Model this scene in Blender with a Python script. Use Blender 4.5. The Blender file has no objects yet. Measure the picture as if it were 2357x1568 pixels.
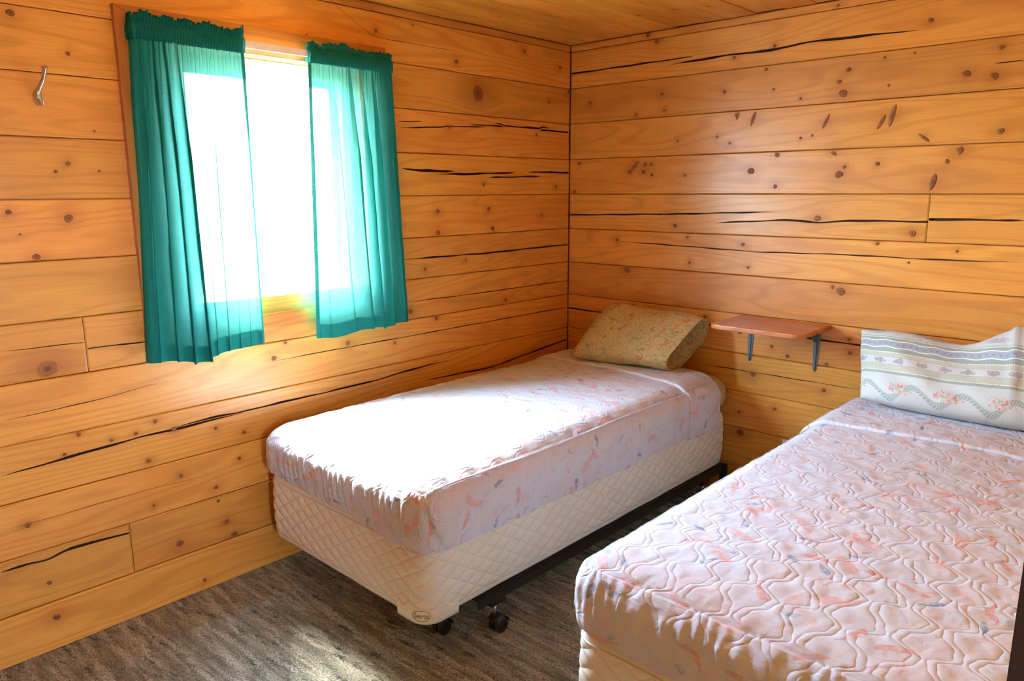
import bpy, bmesh, math, random
import numpy as np
from mathutils import Matrix, Vector

C = bpy.context.scene.collection
SC = bpy.context.scene

# ------------------------------------------------------------------ camera
F_PX, YAW, PITCH, ROLL = 1702.345, -0.75338, 0.2, -0.00413
cam_d = bpy.data.cameras.new('camera')
cam = bpy.data.objects.new('camera', cam_d)
C.objects.link(cam)
fw = Vector((math.sin(YAW)*math.cos(PITCH), math.cos(YAW)*math.cos(PITCH), -math.sin(PITCH)))
r0 = Vector((math.cos(YAW), -math.sin(YAW), 0))
u0 = r0.cross(fw)
cr, sr = math.cos(ROLL), math.sin(ROLL)
rt = cr*r0 + sr*u0
up = -sr*r0 + cr*u0
cam.matrix_world = Matrix(((rt.x, up.x, -fw.x, 2.651), (rt.y, up.y, -fw.y, -3.3), (rt.z, up.z, -fw.z, 1.505), (0, 0, 0, 1)))
cam_d.sensor_fit = 'HORIZONTAL'
cam_d.sensor_width = 36.0
cam_d.lens = 36.0*F_PX/2357
cam_d.clip_start = 0.02
SC.camera = cam

# ------------------------------------------------------------------ world, exposure
SC.view_settings.view_transform = 'Standard'
SC.view_settings.look = 'None'
SC.view_settings.gamma = 1.0
SC.view_settings.use_curve_mapping = False
SC.view_settings.exposure = -0.3
SKY = 300.0
w = bpy.data.worlds.new('overcast_sky')
SC.world = w
w.use_nodes = True
nt = w.node_tree
nt.nodes.clear()
tc = nt.nodes.new('ShaderNodeTexCoord')
sx = nt.nodes.new('ShaderNodeSeparateXYZ')
ramp = nt.nodes.new('ShaderNodeValToRGB')
mr = nt.nodes.new('ShaderNodeMapRange')
mr.inputs['From Min'].default_value = -1
mr.inputs['From Max'].default_value = 1
ramp.color_ramp.elements[0].position = 0.44
ramp.color_ramp.elements[0].color = (0.30, 0.31, 0.28, 1)
ramp.color_ramp.elements[1].position = 0.52
ramp.color_ramp.elements[1].color = (.74, .90, 1.14, 1)
e = ramp.color_ramp.elements.new(1.0)
e.color = (.58, .86, 1.30, 1)
bg = nt.nodes.new('ShaderNodeBackground')
bg.inputs['Strength'].default_value = SKY
wo = nt.nodes.new('ShaderNodeOutputWorld')
nt.links.new(tc.outputs['Generated'], sx.inputs[0])
nt.links.new(sx.outputs['Z'], mr.inputs['Value'])
nt.links.new(mr.outputs[0], ramp.inputs[0])
nt.links.new(ramp.outputs[0], bg.inputs['Color'])
nt.links.new(bg.outputs[0], wo.inputs['Surface'])
# hazy sun, high over the window wall
sl = bpy.data.lights.new('sun', 'SUN')
sl.energy = 275.0
sl.angle = math.radians(30)
sl.color = (.92, .97, 1.0)
so = bpy.data.objects.new('sun', sl)
so.rotation_euler = Vector((.54, .0, -.84)).to_track_quat('-Z', 'Y').to_euler()
so.location = (-3, -2, 5)
C.objects.link(so)
SC.cycles.max_bounces = 16
SC.cycles.diffuse_bounces = 6
SC.cycles.glossy_bounces = 4
SC.cycles.transmission_bounces = 8
SC.cycles.transparent_max_bounces = 16
SC.cycles.sample_clamp_indirect = 40.0
SC.cycles.use_denoising = True

def portal(name, loc, rot, sx_, sy_):
    l = bpy.data.lights.new(name, 'AREA')
    l.shape = 'RECTANGLE'
    l.size, l.size_y = sx_, sy_
    l.energy = 1
    l.cycles.is_portal = True
    o = bpy.data.objects.new(name, l)
    o.location, o.rotation_euler = loc, rot
    C.objects.link(o)
portal('window_portal', (-0.16, -1.8, 1.54), (0, -math.pi/2, 0), 0.94, 0.94)

# ------------------------------------------------------------------ helpers
def empty(name, loc=(0, 0, 0)):
    o = bpy.data.objects.new(name, None)
    o.location = loc
    C.objects.link(o)
    return o

def obj(name, verts, faces, mat=None, parent=None, smooth=False, attrs=None, mats=None, fmat=None):
    me = bpy.data.meshes.new(name)
    me.from_pydata([tuple(map(float, v)) for v in verts], [], [tuple(map(int, f)) for f in faces])
    for k, a in (attrs or {}).items():
        at = me.attributes.new(k, 'FLOAT_VECTOR', 'POINT')
        at.data.foreach_set('vector', np.asarray(a, np.float32).ravel())
    for m in (mats or ([mat] if mat else [])):
        me.materials.append(m)
    if fmat is not None:
        me.polygons.foreach_set('material_index', np.asarray(fmat, np.int32))
    if smooth:
        me.polygons.foreach_set('use_smooth', np.ones(len(me.polygons), bool))
    me.update()
    o = bpy.data.objects.new(name, me)
    C.objects.link(o)
    if parent:
        o.parent = parent
        o.matrix_parent_inverse = Matrix.Translation(-Vector(parent.location))
    return o

def thing(o, label, cat, group=None):
    o['label'] = label
    o['category'] = cat
    if group:
        o['group'] = group
    return o

def structure(o):
    o['kind'] = 'structure'
    return o

def boxes(bl, bevel=0.0):
    """verts, faces of axis aligned boxes ((x0,x1),(y0,y1),(z0,z1)) with optional bevel"""
    bm = bmesh.new()
    for (x0, x1), (y0, y1), (z0, z1) in bl:
        m = Matrix.Translation(((x0+x1)/2, (y0+y1)/2, (z0+z1)/2)) @ Matrix.Diagonal((x1-x0, y1-y0, z1-z0, 1))
        bmesh.ops.create_cube(bm, size=1, matrix=m)
    if bevel:
        bmesh.ops.bevel(bm, geom=bm.edges[:], offset=bevel, segments=2, affect='EDGES', profile=0.6)
    v = [tuple(x.co) for x in bm.verts]
    bm.verts.index_update()
    f = [[q.index for q in x.verts] for x in bm.faces]
    bm.free()
    return v, f

def box(name, bl, mat, parent=None, bevel=0.0):
    if not isinstance(bl[0][0], (tuple, list)):
        bl = [bl]
    v, f = boxes(bl, bevel)
    return obj(name, v, f, mat, parent)

def tube(pts, radii, n=12, flat=1.0):
    """swept tube with caps; radii per point"""
    P = [Vector([float(q) for q in p]) for p in pts]
    if isinstance(radii, (int, float)):
        radii = [radii]*len(P)
    V, Fc = [], []
    radii = [float(q) for q in radii] if not isinstance(radii, (int, float)) else radii
    prev = None
    for i, p in enumerate(P):
        t = (P[min(i+1, len(P)-1)] - P[max(i-1, 0)]).normalized()
        if prev is None:
            a = Vector((0, 0, 1)) if abs(t.z) < .9 else Vector((1, 0, 0))
            nrm = (a - t*a.dot(t)).normalized()
        else:
            nrm = (prev - t*prev.dot(t)).normalized()
        prev = nrm
        b = t.cross(nrm)
        for k in range(n):
            an = 2*math.pi*k/n
            V.append(p + radii[i]*(math.cos(an)*nrm + flat*math.sin(an)*b))
    for i in range(len(P)-1):
        for k in range(n):
            k2 = (k+1) % n
            Fc.append((i*n+k, i*n+k2, (i+1)*n+k2, (i+1)*n+k))
    Fc.append(tuple(range(n))[::-1])
    Fc.append(tuple(range((len(P)-1)*n, len(P)*n)))
    return V, Fc

def catmull(pts, k=6):
    P = [np.array(p, float) for p in pts]
    P = [2*P[0]-P[1]] + P + [2*P[-1]-P[-2]]
    out = []
    for i in range(1, len(P)-2):
        for t in np.linspace(0, 1, k, endpoint=False):
            a, b, c, d = P[i-1:i+3]
            out.append(0.5*((2*b)+(-a+c)*t+(2*a-5*b+4*c-d)*t*t+(-a+3*b-3*c+d)*t**3))
    out.append(P[-2])
    return out

def grid_faces(nu, nv, off=0, wrap=False):
    """quads of an nu x nv vertex grid, index = i*nv + j"""
    i, j = np.meshgrid(np.arange(nu if wrap else nu-1), np.arange(nv-1), indexing='ij')
    i2 = (i+1) % nu
    return (off+np.stack([i*nv+j, i2*nv+j, i2*nv+j+1, i*nv+j+1], -1)).reshape(-1, 4)

_rs = np.random.RandomState(4)
_K = _rs.normal(size=(60, 3)); _K /= np.linalg.norm(_K, axis=1)[:, None]
_PH = _rs.uniform(0, 6.28, 60)
def wob(x, y, z, scale, seed=0, n=9):
    """cheap smooth noise about -1..1"""
    s = 0
    for q in range(n):
        k = _K[(q+seed*7) % 60]
        f = (1+.35*(q % 4))/scale
        s = s + np.sin(f*(k[0]*x+k[1]*y+k[2]*z)*2.2+_PH[(q+seed*5) % 60]+seed)
    return s/n*1.6

# ------------------------------------------------------------------ materials
def new_mat(name):
    m = bpy.data.materials.new(name)
    m.use_nodes = True
    t = m.node_tree
    return m, t, t.nodes['Principled BSDF']

class N:
    """small node-graph helper"""
    def __init__(s, t): s.t = t
    def add(s, typ, **kw):
        n = s.t.nodes.new(typ)
        for k, v in kw.items(): setattr(n, k, v)
        return n
    def link(s, a, b): s.t.links.new(a, b)
    def val(s, sock, v):
        if hasattr(v, 'is_output') or hasattr(v, 'links'): s.link(v, sock)
        else: sock.default_value = v
    def math(s, op, a, b=0.0, c=None, clamp=False):
        n = s.add('ShaderNodeMath', operation=op, use_clamp=clamp)
        s.val(n.inputs[0], a); s.val(n.inputs[1], b)
        if c is not None: s.val(n.inputs[2], c)
        return n.outputs[0]
    def sep(s, v):
        n = s.add('ShaderNodeSeparateXYZ'); s.link(v, n.inputs[0]); return n.outputs
    def comb(s, x, y, z):
        n = s.add('ShaderNodeCombineXYZ')
        for i, v in enumerate((x, y, z)): s.val(n.inputs[i], v)
        return n.outputs[0]
    def noise(s, vec, scale=1, detail=2, rough=.5, out='Fac', dist=0):
        n = s.add('ShaderNodeTexNoise')
        s.link(vec, n.inputs['Vector']); n.inputs['Scale'].default_value = scale
        n.inputs['Detail'].default_value = detail; n.inputs['Roughness'].default_value = rough
        n.inputs['Distortion'].default_value = dist
        return n.outputs[out]
    def voro(s, vec, scale=1, feature='F1', rnd=1.0):
        n = s.add('ShaderNodeTexVoronoi', feature=feature)
        s.link(vec, n.inputs['Vector']); n.inputs['Scale'].default_value = scale
        n.inputs['Randomness'].default_value = rnd
        return n.outputs
    def mix(s, fac, a, b, mode='MIX'):
        n = s.add('ShaderNodeMix', data_type='RGBA', blend_type=mode)
        s.val(n.inputs['Factor'], fac)
        for k, v in ((6, a), (7, b)):
            if isinstance(v, (tuple, list)): n.inputs[k].default_value = (*v, 1) if len(v) == 3 else v
            else: s.link(v, n.inputs[k])
        return n.outputs[2]
    def smooth(s, v, a, b, c=0.0, d=1.0):
        n = s.add('ShaderNodeMapRange', interpolation_type='SMOOTHSTEP')
        s.val(n.inputs['Value'], v)
        n.inputs['From Min'].default_value = a; n.inputs['From Max'].default_value = b
        n.inputs['To Min'].default_value = c; n.inputs['To Max'].default_value = d
        return n.outputs[0]
    def attr(s, name):
        n = s.add('ShaderNodeAttribute', attribute_name=name); return n.outputs['Vector']
    def rand(s): return s.add('ShaderNodeObjectInfo').outputs['Random']
    def bump(s, h, dist, strength=1.0):
        n = s.add('ShaderNodeBump'); s.link(h, n.inputs['Height'])
        n.inputs['Distance'].default_value = dist; n.inputs['Strength'].default_value = strength
        return n.outputs[0]

def plain(name, col, rough=.5, metal=0.0, spec=.5):
    m, t, b = new_mat(name)
    g = N(t)
    tcn = g.add('ShaderNodeTexCoord').outputs['Object']
    n = g.noise(tcn, 60, 3)
    c = g.mix(n, tuple(.88*x for x in col), tuple(min(1, 1.1*x) for x in col))
    g.link(c, b.inputs['Base Color'])
    b.inputs['Roughness'].default_value = rough
    b.inputs['Metallic'].default_value = metal
    b.inputs['Specular IOR Level'].default_value = spec
    return m

def pine(name, light, dark, tint, rough=.34, ringw=.22, coat=.0):
    """varnished pine: 'grain' attribute = (along, across warped round the knots, knot halo)"""
    m, t, b = new_mat(name)
    g = N(t)
    a = g.sep(g.attr('grain'))
    r = g.rand()
    off = g.math('MULTIPLY', r, 37.0)
    v1 = g.comb(g.math('MULTIPLY', a[0], .55), g.math('MULTIPLY', a[1], 4.5), off)
    n1 = g.noise(v1, 1.0, 2, .45)
    ring = g.math('SINE', g.math('MULTIPLY_ADD', n1, 95.0, g.math('MULTIPLY', a[1], 120.0)))
    ring = g.smooth(ring, .1, 1.0)
    fib = g.noise(g.comb(g.math('MULTIPLY', a[0], 6.0), g.math('MULTIPLY', a[1], 260.0), off), 1.0, 3, .6)
    blot = g.noise(g.comb(g.math('MULTIPLY', a[0], 1.6), g.math('MULTIPLY', a[1], 7.0), g.math('ADD', off, 9.0)), 1.0, 3, .55)
    col = g.mix(g.smooth(blot, .3, .72), light, tint)
    col = g.mix(g.math('MULTIPLY', ring, ringw), col, dark)
    col = g.mix(g.math('MULTIPLY', g.smooth(fib, .35, .75), .28), col, dark)
    col = g.mix(g.math('MULTIPLY', a[2], .75, clamp=True), col, tuple(x*y for x, y in zip(dark, (.75, .6, .5))))
    hsv = g.add('ShaderNodeHueSaturation')
    g.link(col, hsv.inputs['Color'])
    g.link(g.math('MULTIPLY_ADD', r, .22, .89), hsv.inputs['Value'])
    g.link(g.math('MULTIPLY_ADD', g.math('FRACT', g.math('MULTIPLY', r, 7.3)), .008, .496), hsv.inputs['Hue'])
    g.link(hsv.outputs[0], b.inputs['Base Color'])
    b.inputs['Roughness'].default_value = rough
    g.link(g.smooth(blot, .2, .8, rough-.05, rough+.1), b.inputs['Roughness'])
    b.inputs['Coat Weight'].default_value = coat
    b.inputs['Coat Roughness'].default_value = .25
    g.link(g.bump(g.math('ADD', fib, g.math('MULTIPLY', ring, .4)), .0006, .5), b.inputs['Normal'])
    return m

PINE = pine('honey_varnished_pine', coat=.18, ringw=.30, light=(.76, .355, .066), dark=(.41, .135, .014), tint=(.66, .27, .041))
PINE_CEIL = pine('varnished_pine_ceiling', (.70, .29, .035), (.38, .12, .012), (.56, .20, .020), rough=.4)
PINE_TRIM = pine('orange_stained_trim', (.56, .20, .036), (.34, .095, .013), (.48, .155, .024), ringw=.4)
SHELF_WOOD = pine('reddish_stained_shelf_wood', (.54, .19, .042), (.26, .065, .014), (.46, .135, .026), rough=.32, ringw=.5, coat=.1)
DARK_WOOD = pine('dark_brown_stained_wood', (.030, .010, .005), (.014, .005, .003), (.024, .008, .004), rough=.45)

def knot_mat():
    m, t, b = new_mat('pine_knot')
    g = N(t)
    o = g.sep(g.attr('kr'))
    r = g.rand()
    nz = g.noise(g.comb(o[1], o[2], g.math('MULTIPLY', r, 20.)), 2.2, 3, .6)
    q = g.math('MULTIPLY_ADD', g.math('SUBTRACT', nz, .5), .5, o[0])
    ring = g.math('SINE', g.math('MULTIPLY', q, 26.0))
    mid = g.mix(g.math('FRACT', g.math('MULTIPLY', r, 5.7)), (.40, .145, .040), (.26, .085, .026))
    col = g.mix(g.smooth(q, .05, .55), (.13, .045, .015), mid)
    col = g.mix(g.smooth(ring, -.2, 1.0, 0, .4), col, (.12, .04, .014))
    col = g.mix(g.smooth(q, .74, 1.02, 0, .9), col, (.52, .20, .032))
    g.link(col, b.inputs['Base Color'])
    b.inputs['Roughness'].default_value = .5
    b.inputs['Specular IOR Level'].default_value = .3
    return m
KNOT = knot_mat()
CRACK = plain('dark_split_wood', (.06, .022, .008), .9)
WALL_BACKING = plain('log_core_timber', (.40, .20, .06), .7)

def carpet_mat():
    m, t, b = new_mat('striped_loop_carpet')
    g = N(t)
    p = g.sep(g.add('ShaderNodeTexCoord').outputs['Object'])
    P3 = g.comb(g.math('MULTIPLY', p[0], .75), p[1], p[2])
    pile = g.noise(P3, 190, 3, .75)
    fuzz = g.math('MULTIPLY', g.math('SUBTRACT', g.noise(P3, 120, 2, .6), .5), .040)
    yf = g.math('ADD', p[1], fuzz)
    xf = g.math('ADD', p[0], g.math('MULTIPLY', fuzz, 2.0))
    def st(fx, fy, z, d=3):
        return g.noise(g.comb(g.math('MULTIPLY', xf, fx), g.math('MULTIPLY', yf, fy), z), 1.0, d, .6)
    s1 = st(1.6, 24., 0.)
    s2 = st(7., 62., 5.)
    s3 = st(9., 46., 11.)
    s4 = st(4., 40., 23.)
    loop = g.voro(P3, 210)['Distance']
    col = g.mix(g.smooth(s1, .34, .66), (.36, .30, .185), (.82, .73, .51))
    col = g.mix(g.smooth(s2, .45, .64, 0, .85), col, (.17, .14, .085))
    col = g.mix(g.smooth(s4, .58, .66, 0, .6), col, (.80, .74, .58))
    col = g.mix(g.smooth(s3, .605, .645, 0, .95), col, (.018, .022, .020))
    grn = st(6., 44., 41.)
    col = g.mix(g.smooth(grn, .63, .67, 0, .85), col, (.03, .11, .08))
    col = g.mix(g.smooth(loop, .35, .75, 0, .5), col, (.07, .06, .042))
    col = g.mix(g.smooth(pile, .36, .56, .42, 0), col, (.10, .084, .055))
    col = g.mix(g.smooth(pile, .55, .72, 0, .5), col, (.80, .75, .62))
    g.link(col, b.inputs['Base Color'])
    b.inputs['Roughness'].default_value = .95
    b.inputs['Specular IOR Level'].default_value = .1
    b.inputs['Sheen Weight'].default_value = .15
    h = g.math('ADD', g.math('MULTIPLY', pile, 1.0), g.math('MULTIPLY', loop, -.8))
    g.link(g.bump(h, .009, 1.0), b.inputs['Normal'])
    return m
CARPET = carpet_mat()

def curtain_mat():
    m, t, b = new_mat('teal_green_linen')
    g = N(t)
    p = g.sep(g.add('ShaderNodeTexCoord').outputs['Object'])
    slub = g.noise(g.comb(g.math('MULTIPLY', p[0], 30.), g.math('MULTIPLY', p[1], 30.), g.math('MULTIPLY', p[2], 420.)), 1.0, 3, .6)
    slub2 = g.noise(g.comb(g.math('MULTIPLY', p[0], 420.), g.math('MULTIPLY', p[1], 420.), g.math('MULTIPLY', p[2], 22.)), 1.0, 2, .6)
    f = g.math('ADD', g.math('MULTIPLY', slub, .65), g.math('MULTIPLY', slub2, .35))
    dcol = g.mix(f, (.008, .145, .118), (.020, .225, .19))
    tcol = g.mix(g.smooth(f, .3, .7), (.06, .29, .235), (.14, .44, .36))
    d = g.add('ShaderNodeBsdfDiffuse'); tr = g.add('ShaderNodeBsdfTranslucent')
    g.link(dcol, d.inputs['Color']); g.link(tcol, tr.inputs['Color'])
    bmp = g.bump(f, .0008, .6)
    g.link(bmp, d.inputs['Normal'])
    mx = g.add('ShaderNodeMixShader'); mx.inputs[0].default_value = .085
    g.link(d.outputs[0], mx.inputs[1]); g.link(tr.outputs[0], mx.inputs[2])
    # open weave: some light passes straight between the threads
    tp = g.add('ShaderNodeBsdfTransparent')
    g.link(g.mix(f, (.42, .72, .62), (.70, .92, .84)), tp.inputs['Color'])
    m2 = g.add('ShaderNodeMixShader')
    g.link(g.smooth(f, .30, .70, .018, .05), m2.inputs[0])
    g.link(mx.outputs[0], m2.inputs[1]); g.link(tp.outputs[0], m2.inputs[2])
    mx = m2
    out = [n for n in t.nodes if n.type == 'OUTPUT_MATERIAL'][0]
    g.link(mx.outputs[0], out.inputs['Surface'])
    t.nodes.remove(b)
    return m
CURTAIN = curtain_mat()

def glass_mat():
    m, t, b = new_mat('window_glass')
    g = N(t)
    tr = g.add('ShaderNodeBsdfTransparent'); tr.inputs['Color'].default_value = (.96, .98, .97, 1)
    gl = g.add('ShaderNodeBsdfGlossy'); gl.inputs['Roughness'].default_value = .02
    fr = g.add('ShaderNodeFresnel'); fr.inputs['IOR'].default_value = 1.45
    mx = g.add('ShaderNodeMixShader')
    bk = g.add('ShaderNodeNewGeometry').outputs['Backfacing']
    g.link(g.math('MULTIPLY', fr.outputs[0], g.math('SUBTRACT', 1.0, bk)), mx.inputs[0]); g.link(tr.outputs[0], mx.inputs[1]); g.link(gl.outputs[0], mx.inputs[2])
    out = [n for n in t.nodes if n.type == 'OUTPUT_MATERIAL'][0]
    g.link(mx.outputs[0], out.inputs['Surface'])
    t.nodes.remove(b)
    return m
GLASS = glass_mat()

def petals(g, uv, scale, sx_, sy_, thr, off, bend=0.0):
    """mask of sparse elongated brush strokes, one per voronoi cell"""
    q = g.add('ShaderNodeVectorMath', operation='ADD'); g.link(uv, q.inputs[0]); q.inputs[1].default_value = (off, off*1.7, 0)
    v = g.add('ShaderNodeTexVoronoi', feature='F1', voronoi_dimensions='2D')
    g.link(q.outputs[0], v.inputs['Vector']); v.inputs['Scale'].default_value = scale
    d = g.add('ShaderNodeVectorMath', operation='SUBTRACT')
    g.link(q.outputs[0], d.inputs[0]); g.link(v.outputs['Position'], d.inputs[1])
    cs = g.add('ShaderNodeSeparateColor'); g.link(v.outputs['Color'], cs.inputs[0])
    ang = g.math('MULTIPLY', cs.outputs[0], 6.283)
    rot = g.add('ShaderNodeVectorRotate', rotation_type='Z_AXIS')
    g.link(d.outputs[0], rot.inputs['Vector']); g.link(ang, rot.inputs['Angle'])
    p = g.sep(rot.outputs[0])
    xx = g.math('DIVIDE', p[0], sx_)
    yb = g.math('MULTIPLY_ADD', g.math('MULTIPLY', xx, xx), bend, p[1])
    # tapered leaf: width shrinks along the stroke
    wd = g.math('MULTIPLY_ADD', xx, sy_*.45, sy_)
    yy = g.math('DIVIDE', yb, wd)
    dd = g.math('ADD', g.math('POWER', g.math('ABSOLUTE', xx), 2.0), g.math('POWER', g.math('ABSOLUTE', yy), 2.0))
    msk = g.smooth(dd, 1.0, .72)
    keep = g.math('LESS_THAN', cs.outputs[1], thr)
    return g.math('MULTIPLY', msk, keep), cs.outputs[2]

def quilt_mat():
    m, t, b = new_mat('floral_quilted_cotton')
    g = N(t)
    uv = g.attr('quv')
    wn = g.add('ShaderNodeTexNoise'); g.link(uv, wn.inputs['Vector']); wn.inputs['Scale'].default_value = 14; wn.inputs['Detail'].default_value = 2
    wv = g.add('ShaderNodeVectorMath', operation='MULTIPLY_ADD')
    g.link(wn.outputs['Color'], wv.inputs[0]); wv.inputs[1].default_value = (.03, .03, 0); g.link(uv, wv.inputs[2])
    uw = wv.outputs[0]
    cl = g.noise(uv, 5.5, 4, .6)
    cl2 = g.noise(uv, 22, 3, .6)
    col = g.mix(g.smooth(cl, .42, .74, 0, .75), (.60, .615, .685), (.62, .545, .565))
    col = g.mix(g.smooth(cl2, .52, .8, 0, .4), col, (.50, .52, .60))
    cl3 = g.noise(uv, 16, 4, .7, dist=1.0)
    col = g.mix(g.math('MULTIPLY', g.smooth(cl3, .56, .70, 0, .55), g.smooth(cl, .45, .6)), col, (.58, .33, .28))
    for (sc, sx_, sy_, th, of, bd, c, al) in (
        (6.5, .055, .016, .36, 0.0, .012, (.70, .33, .28), .6),
        (8.0, .042, .010, .34, 3.1, -.012, (.64, .25, .20), .65),
        (7.0, .048, .012, .34, 6.7, .02, (.72, .46, .42), .5),
        (8., .028, .0085, .26, 9.9, .0, (.18, .27, .40), .75),
        (7.0, .022, .010, .22, 14.2, .01, (.30, .40, .54), .65),
        (10., .036, .0035, .3, 19.5, .015, (.60, .22, .18), .5),
        (4.5, .09, .045, .40, 24.5, .02, (.62, .52, .53), .35)):
        mk, rnd = petals(g, uw, sc, sx_, sy_, th, of, bd)
        brush = g.noise(uv, 60, 2, .5)
        col = g.mix(g.math('MULTIPLY', mk, g.smooth(brush, .38, .52, al*.25, al)), col, c)
    g.link(col, b.inputs['Base Color'])
    b.inputs['Roughness'].default_value = .9
    b.inputs['Specular IOR Level'].default_value = .15
    p = g.sep(uv)
    PP, LL, AM = .068, .125, .30
    ph = g.math('MULTIPLY', p[1], 2*math.pi/LL)
    wav = g.math('MULTIPLY', g.math('ADD', g.math('SINE', ph), g.math('MULTIPLY_ADD', g.math('SINE', g.math('MULTIPLY', ph, 3.0)), .17, g.math('MULTIPLY', g.math('SINE', g.math('MULTIPLY', ph, 2.0)), .14))), AM*PP)
    slo = g.math('MULTIPLY', g.math('ADD', g.math('COSINE', ph), g.math('MULTIPLY_ADD', g.math('COSINE', g.math('MULTIPLY', ph, 3.0)), .51, g.math('MULTIPLY', g.math('COSINE', g.math('MULTIPLY', ph, 2.0)), .28))), AM*PP*2*math.pi/LL)
    inv = g.math('POWER', g.math('MULTIPLY_ADD', slo, slo, 1.0), -.5)
    dmin = None
    jit = g.math('MULTIPLY', g.math('SUBTRACT', g.noise(uv, 7, 2, .5), .5), .040)
    for off in (0.0, .018):
        q = g.math('ADD', g.math('SUBTRACT', p[0], off), jit)
        k0 = g.math('FLOOR', g.math('DIVIDE', q, PP))
        for dk in (0.0, 1.0):
            k = g.math('ADD', k0, dk)
            sg = g.math('MULTIPLY_ADD', g.math('FLOORED_MODULO', k, 2.0), -2.0, 1.0)
            cen = g.math('MULTIPLY_ADD', k, PP, g.math('MULTIPLY', sg, wav))
            dd = g.math('ABSOLUTE', g.math('SUBTRACT', q, cen))
            dmin = dd if dmin is None else g.math('MINIMUM', dmin, dd)
    dmin = g.math('MULTIPLY', dmin, inv)
    stitch = g.math('SUBTRACT', 1.0, g.math('EXPONENT', g.math('MULTIPLY', g.math('POWER', g.math('DIVIDE', dmin, .0036), 1.1), -1.0)))
    pk = g.noise(uv, 38, 4, .6, dist=.3)
    wr = g.noise(g.comb(g.math('MULTIPLY', p[0], 28.), g.math('MULTIPLY', p[1], 70.), 0.), 1.0, 3, .6)
    g.link(g.bump(g.math('ADD', g.math('MULTIPLY', stitch, .36), g.math('ADD', g.math('MULTIPLY', pk, .55), g.math('MULTIPLY', wr, .4))), .0038, 1.0), b.inputs['Normal'])
    return m
QUILT = quilt_mat()

def ticking_mat():
    m, t, b = new_mat('cream_quilted_ticking')
    g = N(t)
    uv = g.attr('quv')
    n = g.noise(uv, 7, 3, .5)
    f = g.noise(uv, 420, 2, .6)
    col = g.mix(n, (.74, .69, .57), (.82, .78, .68))
    g.link(col, b.inputs['Base Color'])
    b.inputs['Roughness'].default_value = .27
    b.inputs['Specular IOR Level'].default_value = .5
    p = g.sep(uv)
    vc = g.math('SUBTRACT', p[1], p[2])
    dm = None
    for sg in (1.0, -1.0):
        q = g.math('DIVIDE', g.math('MULTIPLY_ADD', p[0], .62, g.math('MULTIPLY', vc, sg)), .052)
        dd = g.math('MULTIPLY', g.math('ABSOLUTE', g.math('SUBTRACT', q, g.math('ROUND', q))), .052*.85)
        dm = dd if dm is None else g.math('MINIMUM', dm, dd)
    st = g.math('SUBTRACT', 1.0, g.math('EXPONENT', g.math('MULTIPLY', g.math('POWER', g.math('DIVIDE', dm, .0034), 1.1), -1.0)))
    edge = g.math('MULTIPLY', g.smooth(p[1], .026, .032), g.smooth(g.math('SUBTRACT', g.math('MULTIPLY', p[2], 2.0), p[1]), .022, .028))
    h = g.math('ADD', g.math('MULTIPLY', g.math('MULTIPLY', st, edge), 1.0), g.math('MULTIPLY', f, .05))
    g.link(g.bump(h, .0019, 1.0), b.inputs['Normal'])
    return m
TICKING = ticking_mat()

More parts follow.
